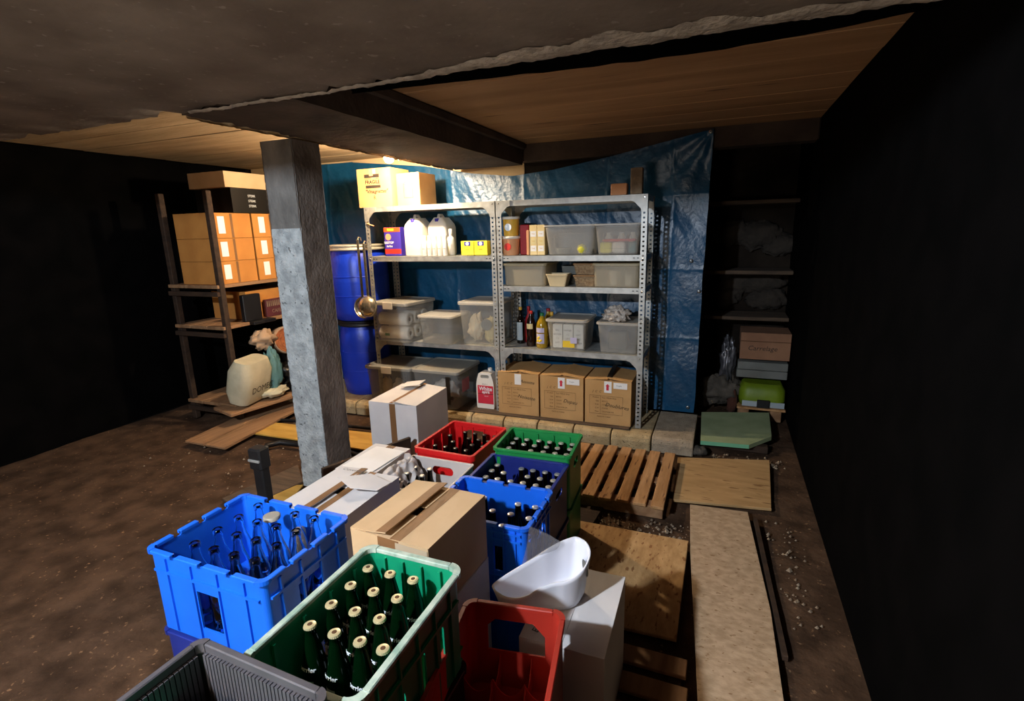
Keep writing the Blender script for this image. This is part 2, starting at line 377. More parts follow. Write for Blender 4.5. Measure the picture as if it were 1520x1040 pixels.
# electric bulb hanging below the beam edge
bt = thing('hanging_bulb', 'glowing bare light bulb hanging beside the beam above the cardboard boxes', 'light bulb', BULB_POS)
M['bulb_glow'].node_tree.nodes['Principled BSDF'].inputs['Emission Strength'].default_value = BULB_W
bp = [(0.001, -.042), (.016, -.039), (.029, -.03), (.037, -.016), (.04, 0), (.037, .015), (.028, .032), (.019, .048), (.015, .062)]
MB().lathe(bp, 24).obj('glass', 'bulb_glow', bt)
MB().lathe([(.018, .061), (.022, .066), (.022, .09), (.016, .1), (.004, .104), (.004, .16)], 16).obj('socket', 'light_fitting', bt)
o = MB().tube([(-2.6, 2.6, 2.445), (-2.66, 3.0, 2.44), (-2.62, 3.35, 2.425), (-2.58, 3.58, 2.44), (-2.52, 3.69, 2.452)], .009, 8).obj('ceiling_cable', 'cable')
tag(o, 'black electric cable running across the pale ceiling to the bulb', 'cable')

# blue tarpaulin on the far wall
def tarp_top(x):
    if x < -3.6: return 2.43
    pts = [(-3.6, 2.425), (-2.75, 2.33), (-2.24, 2.232), (-1.83, 2.185), (-1.45, 2.213), (-.94, 2.289), (-.53, 2.363), (-.13, 2.432)]
    for (a, za), (b, zb) in zip(pts[:-1], pts[1:]):
        if x <= b: return za+(zb-za)*(x-a)/(b-a)
    return 2.43
def tarpf(u, v):
    xr = -.135-.03*(1-v)+.012*nz(0, v*2.3, 1, 3)
    x = -4.35+(xr+4.35)*u; zt = tarp_top(x); z = .1+(zt-.1)*v
    y = 4.6+.034*nz(x*.7, z*1.1, 0, 1.7)+.012*nz(x*1.2+z, z*.5, 4, 3.2)+.004*nz(x*1.8+z*.9, z*.5-x*.3, 9, 9)+.0022*abs(nz(x+z, z-x*.5, 11, 17))
    for fx in (-3.93, -3.2, -2.45, -1.7, -.95, -.42): y -= .007*math.exp(-abs(x-fx+.03*nz(z, fx, 2, 2))*60)
    for fz in (.75, 1.35, 1.95): y -= .006*math.exp(-abs(z-fz+.02*nz(x, fz, 2, 2))*60)
    # tension folds fanning from the top right corner
    dx, dz = x+.13, z-2.43; a = math.atan2(dz, dx); rr = math.hypot(dx, dz)
    if rr < 1.6: y += .010*math.sin(a*10)*math.exp(-rr*1.2)*min(1, rr*4)
    return (x, min(y, 4.695), z)
tp = thing('blue_tarpaulin', 'creased blue plastic tarpaulin hung across the far wall behind the shelving', 'tarpaulin')
MB().grid(tarpf, 420, 240).obj('sheet', 'tarp', tp)
for (x, z) in ((-.155, 2.41), (-.175, 1.17), (-.215, .15), (-.25, 1.42)):
    y = tarpf((x+4.35)/(-.14+4.35), (z-.1)/(tarp_top(x)-.1))[1]
    MB().lathe([(.006, 0), (.014, 0), (.015, .004), (.006, .005)], 14, cap=False).obj('eyelet', 'eyelet', tp, (x, y-.012, z), (PI/2, 0, 0))

# concrete kerb blocks
kerb = thing('kerb_block_row', 'row of buff concrete blocks laid as a low plinth under the shelving', 'concrete blocks')
def block(x0, x1, y0, m_, dz=0):
    prof = [(y0, 0), (y0-.002, .07), (y0+.008, .1), (y0+.03, .117), (y0+.06, .12), (4.5, .12), (4.5, 0)]
    rings = [[(x0+.004+e, y+(.004 if e == 0 else 0), z*(1 if e else .98)+dz) for y, z in prof] for e in (0, .008)]+[[(x1-.004-e, y+(.004 if e == 0 else 0), z*(1 if e else .98)+dz) for y, z in prof] for e in (.008, 0)]
    return fixn(MB().loft(rings).obj('block', m_, kerb))
x = -.125; k = 0
while x > -4.2:
    L_ = .305+random.uniform(-.008, .008)
    block(x-L_, x, 3.885+random.uniform(-.006, .006)+(.0 if x > -2.6 else -.03), 'block_grey' if k == 0 else 'block', random.uniform(-.003, .001)); x -= L_+.004; k += 1

# ------------------------------------------------------------------ floor boards and pallets
def slab(name, pts, z0, z1, m_, label, cat, rz=0, group=None, edge=None):
    mb = MB(); n = len(pts)
    b = .003; c = (sum(p[0] for p in pts)/n, sum(p[1] for p in pts)/n)
    def ins(p, e): return (p[0]-c[0]+(c[0]-p[0])*e, p[1]-c[1]+(c[1]-p[1])*e)
    rings = [[(*ins(p, .006), z0) for p in pts], [(*ins(p, 0), z0+b) for p in pts], [(*ins(p, 0), z1-b) for p in pts], [(*ins(p, .008), z1) for p in pts]]
    o = fixn(mb.loft([[(a, d, z-z0) for a, d, z in r] for r in rings]).obj(name, m_, None, (c[0], c[1], z0)))
    return tag(o, label, cat, group)
pal = thing('slatted_pallet', 'orange-brown wooden pallet with open slats lying below the block row', 'pallet', (0, 0, 0))
for i in range(8):
    x1 = -.238-i*.1035; sk = .012
    MB().bev(x1-.074, x1, 2.87+.006*(i % 3)-.008*i*0, 3.66+random.uniform(-.012, .012), .082, .102, .003).obj('slat', 'pallet_wood', pal)
for y in (2.9, 3.22, 3.55):
    MB().bev(-1.05, -.245, y, y+.08, .005, .08, .004).obj('bearer', 'plank_wood', pal)
slab('plywood_sheet', [(-.205, 3.12), (.36, 3.2), (.40, 3.93), (-.228, 3.77)], .012, .03, 'plywood', 'tan plywood panel lying flat right of the slatted pallet', 'board')
slab('chipboard_panel', [(0.03, 1.45), (.305, 1.45), (.29, 2.25), (.225, 3.11), (-.10, 3.09), (-.07, 2.6)], .016, .034, 'osb_pale', 'long greyish chipboard walkway panel at the right edge of the floor', 'board')
slab('edge_batten', [(.315, 2.0), (.335, 2.0), (.275, 3.06), (.255, 3.06)], .005, .03, 'dark_wood', 'thin dark batten beside the long chipboard walkway', 'batten')
slab('chipboard_panel', [(-.74, 1.90), (-.085, 1.925), (-.083, 2.665), (-.70, 2.664)], .028, .046, 'osb', 'square golden chipboard panel beside the white box with the tub', 'board')
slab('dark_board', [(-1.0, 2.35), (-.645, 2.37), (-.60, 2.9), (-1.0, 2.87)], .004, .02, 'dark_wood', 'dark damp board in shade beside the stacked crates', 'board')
p2 = thing('plank_pallet', 'low pallet of wide planks running under the golden chipboard panel', 'pallet')
for i in range(4):
    y = 1.83-.135*i
    MB().bev(-.62, -.035+.01*i, y-.09, y, .03, .048, .003).obj('slat', 'plank_wood', p2)
for x in (-.58, -.34, -.1):
    MB().bev(x, x+.05, 1.34, 1.86, .002, .028, .003).obj('bearer', 'dark_wood', p2)
# left part of the floor
pw = 0
for i, (dx, lab) in enumerate(((0, 'brown floor plank farthest left, nearest the left-hand rack'), (.24, 'brown floor plank lying between the first plank and the column'))):
    slab('floor_plank', [(-4.12+dx, 2.75), (-3.9+dx, 2.75), (-4.05+dx-.05, 4.2), (-4.27+dx-.05, 4.2)], .03, .05, 'plank_wood', lab, 'plank', group='planks on the left floor')
slab('plywood_sheet', [(-4.0, 3.09), (-2.45, 3.13), (-2.45, 3.46), (-3.95, 3.35)], .02, .032, 'plywood_yellow', 'yellow plywood sheet on the earth behind the column', 'board')
slab('plywood_offcut', [(-2.70, 2.20), (-2.50, 2.22), (-2.63, 2.52), (-2.78, 2.45)], .004, .014, 'plywood_yellow', 'small pale yellow plywood offcut in front of the column foot', 'board')
slab('brown_board', [(-3.0, 2.18), (-2.76, 2.10), (-2.66, 2.55), (-2.9, 2.75)], .006, .02, 'old_wood', 'weathered brown board on the earth left of the column foot', 'board')
o = MB().tube([(-3.32, 2.80, .03), (-3.40, 2.93, .03), (-3.34, 3.02, .03), (-3.1, 3.04, .03), (-2.66, 3.04, .03), (-2.2, 2.93, .03)], .022, 10).obj('black_pipe', 'crate_black')
tag(o, 'bent black pipe lying along the near side of the yellow plywood sheet', 'pipe')
o = MB().tube([(-4.0, 3.40, .03), (-3.5, 3.47, .03), (-2.5, 3.55, .03)], .016, 8).obj('black_pipe', 'crate_black')
tag(o, 'straight black pipe lying along the far side of the yellow plywood sheet', 'pipe')
bk = thing('black_stand', 'black plastic upright with a grey clip behind the blue crate of clear bottles', 'stand', (-2.03, 1.70, 0))
MB().bev(-.03, .03, -.025, .025, 0, .70, .006).obj('post', 'crate_black', bk)
MB().bev(-.04, .036, -.034, .034, .61, .72, .008).obj('clamp', 'crate_black', bk)
MB().bev(-.036, .034, -.04, -.03, .655, .668, .002).obj('clip', 'galvanised', bk)
o = MB().bev(-.33, .33, -.012, .012, 0, .30, .003).obj('leaning_board', 'dark_wood', None, (-2.14, 2.62, .0), (math.radians(6), 0, math.radians(68)))
tag(o, 'dark wooden board standing on edge between the column and the white boxes', 'board')

# ================================================================== SHELVING
posts_mesh = None
def post_mesh():
    m_ = MB(); Hh = 1.81; w_ = .044; t = .0025
    hs = [pill(.016, .014, w_*.54, .03+.0345*i, 2, .005) for i in range(52)]
    m_.panel([rect(0, w_, 0, Hh)]+hs, 0, t, Matrix.Identity(4))
    m_.panel([rect(t, w_, 0, Hh)]+hs, 0, t, Matrix.Rotation(PI/2, 4, 'Z') @ Matrix.Scale(-1, 4, (0, 1, 0)))
    return m_.mesh('post', 'galvanised')
PM = post_mesh()
def gusset(m_, x, sx, z, down=True):
    s_ = .125; p = [(0, 0), (s_*sx, 0), (s_*sx, -.044), (.10*sx, -.05), (.05*sx, -.10), (.044*sx, -s_), (0, -s_)]
    if sx < 0: p = p[::-1]
    m_.panel([[(x+a, z+b) for a, b in p]], -.0045, -.001, Matrix.Identity(4))
def shelving(x0, x1, levels, label):
    r = thing('shelving_unit', label, 'shelving', (0, 0, 0), group='galvanised shelving units')
    y0, y1 = 4.025, 4.44; z0 = .121
    for (px, py, sx, sy) in ((x0, y0, 1, 1), (x1, y0, -1, 1), (x0, y1, 1, -1), (x1, y1, -1, -1)):
        o = bpy.data.objects.new('post', PM); COL.objects.link(o); o.parent = r; o.location = (px, py, z0); o.scale = (sx, sy, 1)
    for z in levels:
        m_ = MB(); t = .003
        m_.box(x0+.004, x1-.004, y0+.004, y1-.004, z-t, z)
        for ya, yb in ((y0+.0045, y0+.0065), (y1-.0065, y1-.0045)): m_.box(x0+.046, x1-.046, ya, yb, z-.044, z-t)
        for ya, yb in ((y0+.0065, y0+.02), (y1-.02, y1-.0065)): m_.box(x0+.046, x1-.046, ya, yb, z-.044, z-.042)
        for xa in (x0+.005, x1-.007): m_.box(xa, xa+.002, y0+.045, y1-.045, z-.044, z-t)
        s_ = m_.obj('shelf', 'galvanised', r)
        for xb in (x0+.06, x0+.09, x1-.06, x1-.09): MB().panel([pill(.016, .007, xb, z-.022, 3, .003)], 0, .0008, Matrix.Translation((0, y0+.0035, 0))).obj('slot', 'hole_dark', s_)
        for xb in (x0+.022, x1-.022): MB().lathe([(.0075, 0), (.0075, .004), (.004, .006)], 10, Matrix.Translation((xb, y0, z-.022)) @ Matrix.Rotation(PI/2, 4, 'X')).obj('bolt', 'bolt_steel', s_)
    for yy, zs in ((y0, (levels[0], levels[-1])), (y1+.006, levels[:1])):
        for z in zs:
            for xx, sx in ((x0, 1), (x1, -1)):
                g = MB(); gusset(g, xx, sx, z); g.obj('gusset_plate', 'galvanised', r, (0, yy, 0))
    return r
shelving(-3.055, -1.762, (1.94, 1.50, .72), 'left galvanised steel shelving unit with three levels and perforated posts')
shelving(-1.752, -.54, (1.94, 1.50, 1.25, .72), 'right galvanised steel shelving unit with four levels beside the hanging tarpaulin edge')
o = MB().bev(-2.3, -.62, 3.955, 4.4, .121, .134, .003).obj('base_board', 'old_wood'); tag(o, 'weathered grey board on the blocks under the three printed cartons', 'board')

# ------------------------------------------------------------------ plastic bins
def bin_(name, label, W, D, H, body, lid, loc, rz=0, tap=.1, lidh=.022, handle=False, group=None, cat='storage bin', panel_=True, pat=None):
    r = thing(name, label, cat, loc, rz, group)
    k = 1-tap; m_ = MB(); t = .0025; rc = .03
    zs = [0.002, .01, H*.5, H-lidh]
    def ring(z, ins=0):
        f_ = k+(1-k)*z/H; return rrect(W*f_-2*ins, D*f_-2*ins, rc, z, 4)
    m_.loft([ring(z) for z in zs], True, False, True)
    m_.loft([ring(z, t) for z in reversed(zs[1:])], False, True, True)
    m_.obj('body', body, r)
    l = MB(); l.loft([rrect(W+.006, D+.006, rc, H-lidh, 4), rrect(W+.022, D+.022, rc+.006, H-lidh+.003, 4), rrect(W+.022, D+.022, rc+.006, H-.006, 4), rrect(W+.014, D+.014, rc, H, 4), rrect(W-.03, D-.03, rc, H, 4), rrect(W-.036, D-.036, rc, H-.005, 4)], True, True, False)
    lo = l.obj('lid', {'bin_lid_white': 'lid_white', 'bin_lid_cream': 'lid_cream'}.get(lid, lid), r)
    if handle:
        h = MB(); h.bev(-.055, .055, -D/2-.024, -D/2-.011, H-lidh-.03, H+.004, .003)
        h.obj('clip_handle', 'bin_lid_white' if lid == 'bin_lid_grey' else lid, lo)
    if panel_:
        p = MB(); yy = -(D*(k+(1-k)*.5))/2-.0005
        pts = rrect(W*.62, H*.52, .02, 0, 4); th = .004
        rings = [[(a*s, yy-e-(b_*s-0)*math.tan(math.radians(0)), H*.46+b_*s) for a, b_, _ in pts] for s, e in ((1.0, 0), (.995, .0025), (.96, .0025), (.955, 0))]
        p.loft(rings, False, False, False, T=Matrix.Translation((0, 0, 0))).obj('embossed_frame', body, r)
    return r
bin_('storage_tote', 'large clear tote with grey lid full of paper towel rolls', .40, .44, .37, 'milky_clear', 'bin_lid_grey', (-2.79, 4.16, .722), -6, .1, .03, True, panel_=False)
bin_('storage_bin', 'low clear bin with white lid between the towel tote and the tall bin', .345, .36, .26, 'milky_clear', 'bin_lid_white', (-2.355, 4.14, .722), 0, .12, .02)
bin_('storage_bin', 'tall clear bin of pale bags on the left unit beside the middle posts', .38, .42, .38, 'milky_clear', 'bin_lid_white', (-1.965, 4.255, .722), 0, .1, .025, panel_=False)
bin_('storage_tote', 'clear tote with grey lid on the plinth behind the upright white carton', .50, .44, .36, 'milky_clear', 'bin_lid_grey', (-2.88, 4.15, .122), 0, .1, .03, True, panel_=False)
bin_('storage_tote', 'clear tote with grey lid and black strap beside the white jug', .47, .46, .36, 'milky_clear', 'bin_lid_grey', (-2.36, 4.14, .134), 0, .1, .03, False, panel_=False)
bin_('storage_bin', 'milky bin with a yellow ball inside on the upper right shelf', .41, .37, .235, 'milky', 'bin_lid_white', (-1.142, 4.235, 1.502), 0, .13, .016)
bin_('storage_bin', 'milky bin of coloured packets on the upper right shelf by the end post', .35, .37, .235, 'milky', 'bin_lid_white', (-.765, 4.235, 1.502), 0, .13, .016)
bin_('storage_bin', 'low cream bin with nothing stacked on it, left end of the second right shelf', .37, .36, .185, 'milky_cream', 'bin_lid_cream', (-1.53, 4.235, 1.252), 0, .04, .022, panel_=False)
bin_('storage_bin', 'low cream bin in front of the woven baskets, right end of its shelf', .36, .36, .185, 'milky_cream', 'bin_lid_cream', (-.77, 4.235, 1.252), 0, .04, .022, panel_=False)
bin_('storage_bin', 'white bin packed with printed cartons beside the oil bottles', .335, .36, .26, 'milky_clear', 'bin_lid_white', (-1.165, 4.21, .722), 0, .13, .02, panel_=False)
bin_('storage_bin', 'milky bin with a crumpled striped cloth on its lid', .33, .34, .25, 'milky', 'bin_lid_white', (-.745, 4.22, .722), 0, .12, .02, panel_=False)
# strap on the tote beside the jug
o = MB().bev(-.022, .022, -.006, 0, 0, .26, .002).box(-.05, .05, -.007, -.001, .05, .08).obj('black_strap', 'black_tape', None, (-2.215, 3.895, .19)); tag(o, 'black strap with a cross-piece down the front of the tote by the jug', 'strap')

# things inside the bins
def roll(label, loc, rot, R=.062, L=.23, smile=False):
    r = thing('paper_towel_roll', label, 'paper roll', loc, rot=rot, group='paper towel rolls in the big tote')
    fixn(MB().loft([[(rr*math.cos(a*PI/10), rr*math.sin(a*PI/10), z) for a in range(20)] for rr, z in ((.02, 0), (R-.004, 0), (R, .004), (R, L-.004), (R-.004, L), (.02, L), (.02, 0))], False, False, True).obj('paper', 'roll_white', r))
    fixn(MB().loft([[(rr*math.cos(a*PI/8), rr*math.sin(a*PI/8), z) for a in range(16)] for rr, z in ((.0195, .001), (.0195, L-.001), (.017, L-.001), (.017, .001), (.0195, .001))], False, False).obj('core', 'core_brown', r))
    return r
RX = (0, PI/2, 0)
for k, (x, y, z, l) in enumerate(((-2.965, 4.03, .80, 'lower front paper towel roll with a small green print'), (-2.965, 4.03, .93, 'upper front paper towel roll lying on the lower one'),
        (-2.965, 4.165, .80, 'paper towel roll in the middle of the bottom row of the tote'), (-2.965, 4.165, .93, 'paper towel roll in the middle of the top row of the tote'),
        (-2.965, 4.30, .80, 'rearmost paper towel roll of the bottom row of the tote'), (-2.965, 4.30, .93, 'rearmost paper towel roll of the top row of the tote'))):
    r = roll(l, (x, y, z), RX, .06, .31)
    if k == 0:
        text('printed_smile', 'oo', .022, 'ink', r, (-.02, -.0612, .09), (PI/2, PI/2, 0))
        MB().box(-.001, .024, -.0615, -.0605, .07, .12).obj('printed_patch', 'green_cap', r, label='small green printed patch')
def lump(name, m_, r, loc, seed, parent=None, sq=(1, 1, 1), amp=.35, n=14, fr=2.5):
    mb = MB(); rings = []
    for j in range(1, n):
        t = PI*j/n; rings.append([])
        for i in range(n*2):
            a = PI*i/n; d = Vector((math.sin(t)*math.cos(a), math.sin(t)*math.sin(a), -math.cos(t)))
            k = r*(1+amp*nz(d.x+seed, d.y, d.z, fr)+amp*.5*nz(d.x+seed, d.y, d.z, fr*3)); rings[-1].append((d.x*k*sq[0], d.y*k*sq[1], d.z*k*sq[2]))
    return mb.loft(rings, True, True, True).obj(name, m_, parent, loc)
def T_(o, *a): return tag(o, *a)
T_(lump('bag_of_garlic', 'garlic', .085, (-2.03, 4.15, .86), 3, sq=(.8, .7, 1.4), amp=.5), 'crumpled pale bag in the tall clear bin, left one', 'bag')
T_(lump('bag_of_garlic', 'pale_yellow', .07, (-1.895, 4.15, .85), 9, sq=(.8, .7, 1.6), amp=.4), 'pale yellow packet in the tall clear bin, right one', 'bag')
o = MB().lathe([(.052, 0), (.052, .002)], 20).obj('round_sticker', 'grey_print', None, (-1.905, 4.088, .90), (PI/2, 0, 0)); T_(o, 'round grey sticker on the pale yellow packet', 'sticker')
T_(MB().lathe([(.002, -.04), (.028, -.03), (.041, 0), (.028, .03), (.002, .04)], 18).obj('yellow_ball', 'lemon', None, (-1.05, 4.10, 1.547)), 'bright yellow ball showing through the milky bin', 'ball')
T_(MB().lathe([(.055, 0), (.07, .04), (.065, .045), (.05, .006)], 20).obj('grey_bowl', 'grey_board', None, (-1.22, 4.16, 1.512)), 'grey bowl showing faintly through the milky bin', 'bowl')
for i, (x, z, m_, l, w_) in enumerate(((-.86, 1.512, 'lemon', 'yellow-green packet in the milky bin', .09), (-.76, 1.512, 'roll_white', 'white packet in the middle of the milky bin', .1), (-.655, 1.512, 'teal_bag', 'green packet at the right end of the milky bin', .06))):
    T_(MB().bev(-w_/2, w_/2, -.03, .03, 0, .085, .01).obj('food_packet', m_, None, (x, 4.12, z)), l, 'packet', 'packets in the milky bin')
T_(MB().bev(-.13, .13, -.03, .03, 0, .02, .008).obj('food_packet', 'red_print', None, (-.76, 4.12, 1.60)), 'red packet laid flat on top of the others in the milky bin', 'packet', 'packets in the milky bin')
for x, l in ((-.86, 'left pale jar at the back of the milky bin'), (-.76, 'middle pale jar at the back of the milky bin'), (-.67, 'right pale jar at the back of the milky bin')):
    T_(MB().lathe([(.03, 0), (.032, .005), (.032, .12), (.02, .135), (.02, .155), (.003, .156)], 14).obj('jar', 'jug_white', None, (x, 4.22, 1.512)), l, 'jar', 'jars in the milky bin')
for x, h, l in ((-.80, .11, 'tall pale cup inside the right-hand cream bin'), (-.68, .08, 'short pale cup inside the right-hand cream bin')):
    T_(MB().lathe([(.028, 0), (.034, h), (.030, h), (.025, .004)], 16).obj('cup', 'roll_white', None, (x, 4.13, 1.262)), l, 'cup')
for i, x in enumerate((-1.255, -1.165, -1.075)):
    r = thing('milk_carton', ('left', 'middle', 'right')[i]+' white printed carton inside the bin by the oil bottles', 'carton', (x, 4.13, .732), group='cartons in the white bin')
    MB().bev(-.042, .042, -.035, .035, 0, .20, .004).obj('body', 'white_paper', r)
    for k in range(4): text('printed_text', ('BIO', 'ENTIER', '1 L', 'UHT')[(i+k) % 4], .02, 'grey_print', r, (0, -.0358, .15-.035*k))
T_(MB().box(0, .10, -.001, 0, 0, .055).obj('yellow_sticker', 'yellow_print', None, (-1.19, 4.028, .755)), 'yellow and white price sticker on the white bin', 'sticker')
T_(MB().box(0, .055, -.001, 0, 0, .05).obj('white_sticker', 'label_lilac', None, (-1.125, 4.026, .79)), 'small lilac and white sticker on the white bin', 'sticker')
T_(MB().bev(0, .15, 0, .12, 0, .15, .01).obj('grey_carton', 'grey_board', None, (-.84, 4.14, .732)), 'grey carton showing inside the bin under the striped cloth', 'carton')
T_(lump('striped_cloth', 'cloth_stripe', .085, (-.775, 4.16, 1.02), 5, sq=(1.15, .9, .75), amp=.55, n=22, fr=3.5), 'crumpled grey and white striped cloth on top of the milky bin', 'cloth')
for i, (x, h, m_, l) in enumerate(((-3.0, .2, 'garlic', 'pale tub with yellow label in the lower left tote'), (-2.86, .17, 'roll_white', 'white crumpled bag in the lower left tote'))):
    T_(lump('bag', m_, .08, (x, 4.08, .24), 20+i, sq=(.7, .7, 1.1), amp=.3), l, 'bag')
T_(lump('bag', 'roll_white', .1, (-2.36, 4.1, .25), 31, sq=(1.4, .8, .9), amp=.4), 'white crumpled bag in the lower right tote', 'bag')
T_(MB().bev(-.001, .001, 0, .14, 0, .12, .0005).obj('red_sticker', 'pink_ink', None, (-2.145, 4.03, .27)), 'red sticker on the side of the tote by the jug', 'sticker')

# ------------------------------------------------------------------ goods on the left unit, upper shelf
Z1 = 1.503
def carton_pack(x, lab, y=4.12, w_=.088, rz=0):
    r = thing('detergent_box', lab, 'box', (x, y, Z1), rz, 'purple detergent boxes')
    MB().bev(-w_, w_, -.03, .05, 0, .255, .003).obj('body', 'purple_print', r)
    MB().box(-w_+.001, w_-.001, -.0312, -.0302, .215, .254).obj('orange_band', 'orange_print', r)
    MB().box(-.05, .02, -.0318, -.0312, .225, .245).obj('yellow_flash', 'yellow_print', r)
    MB().box(-w_+.001, w_-.001, -.0312, -.0302, .02, .062).obj('red_band', 'red_print', r)
    MB().lathe([(.03, 0), (.03, .001)], 18).obj('round_logo', 'peach', r, (-w_*.5, -.0302, .17), (PI/2, 0, 0))
    text('printed_text', 'DESTOP', .028, 'white_print', r, (-w_*.5+.005, -.0315, .118), bold=.0008); text('printed_text', 'turbo', .028, 'white_print', r, (-w_*.5+.01, -.0315, .088), bold=.0008)
    return r
carton_pack(-2.82, 'purple and orange detergent box standing left of the white jugs')
def jerry(x, y, lab, w_=.095, d=.11, h=.33, rz=0):
    r = thing('white_jug', lab, 'jug', (x, y, Z1), rz, 'large white plastic jugs')
    rg = [rrect(2*w_*s, 2*d*s2, .03, z, 4) for s, s2, z in ((.94, .94, 0), (1, 1, .012), (1, 1, h*.74), (.92, .92, h*.83), (.6, .8, h*.95), (.5, .72, h))]
    MB().loft(rg, True, True, True).obj('body', 'jug_white', r)
    MB().tube([(0, -d*.55, h-.02), (0, -d*.4, h+.02), (0, d*.1, h+.02), (0, d*.4, h-.01)], .014, 8).obj('handle', 'jug_white', r)
    MB().lathe([(.022, 0), (.022, .025), (.018, .028)], 14).obj('cap', 'purple_print', r, (0, -d*.72, h-.035))
    text('printed_text', 'ACIDE', .026, 'peach', r, (-.03, -d-.0012, h*.62)); text('printed_text', 'citrique', .018, 'label_lilac', r, (-.02, -d-.0012, h*.5))
    return r
jerry(-2.60, 4.19, 'large white plastic jug on the left, behind the purple detergent box')
jerry(-2.40, 4.27, 'large white plastic jug on the right, behind the row of white bottles')
r = thing('spray_bottle', 'white trigger-necked bottle behind the row of small white bottles', 'bottle', (-2.26, 4.17, Z1))
MB().lathe([(.034, 0), (.036, .006), (.036, .13), (.028, .155), (.014, .165), (.014, .18)], 18).obj('body', 'plastic_white', r); MB().lathe([(.017, .178), (.017, .225), (.012, .228)], 14).obj('cap', 'plastic_white', r)
names = ['first', 'second', 'third', 'fourth', 'fifth']
wb_ = None
for i in range(5):
    x = -2.475+.052*i; l = names[i]+' small white bottle from the left in the row on the upper left shelf'
    if wb_ is None:
        wb_ = thing('white_bottle', l, 'bottle', (x, 4.075, Z1), group='small white bottles')
        MB().lathe([(.021, 0), (.023, .004), (.023, .125), (.018, .14), (.018, .15)], 16).obj('body', 'plastic_white', wb_)
        MB().lathe([(.0175, .149), (.0175, .172), (.014, .175)], 14).obj('cap', 'plastic_white', wb_)
        MB().box(-.012, .012, -.0242, -.0232, .06, .064).obj('printed_line', 'grey_print', wb_)
    else: copy_thing(wb_, (x, 4.075, Z1), 0, l)
for x, l in ((-2.055, 'left one of the two yellow boxes by the middle posts'), (-1.928, 'right one of the two yellow boxes by the middle posts')):
    r = thing('yellow_box', l, 'box', (x, 4.115, Z1+.002), group='yellow boxes')
    MB().bev(-.062, .062, -.035, .035, 0, .12, .003).obj('body', 'lemon', r); MB().box(-.028, .028, -.0362, -.0352, .08, .115).obj('purple_label', 'purple_print', r)
    MB().lathe([(.016, 0), (.016, .001)], 14).obj('white_oval', 'white_print', r, (0, -.0362, .097), (PI/2, 0, 0)); text('printed_text', 'savon', .014, 'ink', r, (0, -.0362, .05))
o = MB().tube([(-3.03, 4.018, 1.80), (-2.99, 4.01, 1.785), (-2.96, 4.02, 1.775)], .006, 6).obj('pink_string', 'peach'); T_(o, 'short pink cord tied to the left front post', 'cord')
# ------------------------------------------------------------------ right unit, upper shelf
def tubpot(x, y, z, R, h, m_, lab, lidm='jug_white', lbl=None):
    r = thing('plastic_pot', lab, 'pot', (x, y, z), group='round pots on the right unit')
    MB().lathe([(R*.86, 0), (R*.88, .004), (R, h*.88)], 24).obj('body', m_, r)
    MB().lathe([(R*1.02, h*.86), (R*1.08, h*.88), (R*1.08, h*.96), (R*1.0, h), (R*.9, h)], 24).obj('lid', lidm, r)
    if lbl: MB().lathe([(.03, 0), (.03, .001)], 18).obj('round_label', lbl, r, (0, -R*.99, h*.45), (PI/2, 0, 0))
    return r
tubpot(-1.665, 4.12, Z1, .078, .155, 'peach', 'lower peach-coloured pot by the middle posts', lbl='red_print')
tubpot(-1.66, 4.12, Z1+.157, .07, .155, 'mustard', 'upper mustard-yellow pot stacked on the peach pot', lbl='white_print')
T_(MB().bev(-.04, .04, -.04, .04, 0, .245, .006).obj('red_box', 'deep_red', None, (-1.545, 4.16, Z1)), 'tall dark red box right of the stacked pots', 'box')
T_(MB().bev(-.012, .012, -.04, .04, 0, .20, .004).obj('pink_box', 'peach', None, (-1.50+.02-.02, 4.12, Z1)), 'narrow peach box squeezed beside the dark red box', 'box')
for i, x in enumerate((-1.454, -1.388)):
    r = thing('cream_carton', ('left', 'right')[i]+' one of two tall cream cartons with stacked prints', 'carton', (x, 4.12, Z1), group='tall cream cartons')
    MB().bev(-.032, .032, -.035, .05, 0, .24, .002).obj('body', 'cream_box', r)
    for k in range(3): MB().box(-.024, .024, -.0362, -.0352, .03+.058*k, .075+.058*k).obj('printed_panel', ('white_paper', 'pale_yellow', 'white_paper')[k], r)
    for k in range(3): text('printed_text', 'THE', .016, 'mustard', r, (0, -.0366, .052+.058*k))
# second shelf
T_(MB().loft([rrect(.13, .10, .01, 0, 3), rrect(.175, .13, .012, .085, 3), rrect(.185, .14, .014, .09, 3), rrect(.185, .14, .014, .10, 3), rrect(.165, .12, .01, .10, 3), rrect(.125, .09, .01, .012, 3)], True, True).obj('cream_tray', 'bin_lid_cream', None, (-1.245, 4.11, 1.252)), 'small tapered cream tray between the low cream bins', 'tray')
T_(MB().loft([rrect(.16, .12, .02, 0, 3), rrect(.2, .16, .02, .15, 3), rrect(.19, .15, .02, .15, 3), rrect(.15, .11, .02, .006, 3)], True, True).obj('dark_tub', 'grey_board', None, (-1.17, 4.33, 1.252)), 'dark grey tub behind the small cream tray', 'tub')
for k, l in ((0, 'lower woven brown basket behind the right-hand cream bin'), (1, 'upper woven brown basket stacked on the lower basket')):
    r = thing('woven_basket', l, 'basket', (-1.02, 4.19, 1.252+.093*k), group='stacked woven baskets')
    MB().loft([rrect(.16, .2, .02, 0, 4), rrect(.19, .23, .02, .08, 4), rrect(.18, .22, .02, .08, 4), rrect(.15, .19, .02, .006, 4)], True, True).obj('body', 'basket', r)
    MB().loft([rrect(.198, .238, .02, .078, 4), rrect(.204, .244, .02, .084, 4), rrect(.198, .238, .02, .09, 4), rrect(.18, .22, .02, .084, 4)], False, True).obj('rim', 'core_brown', r)
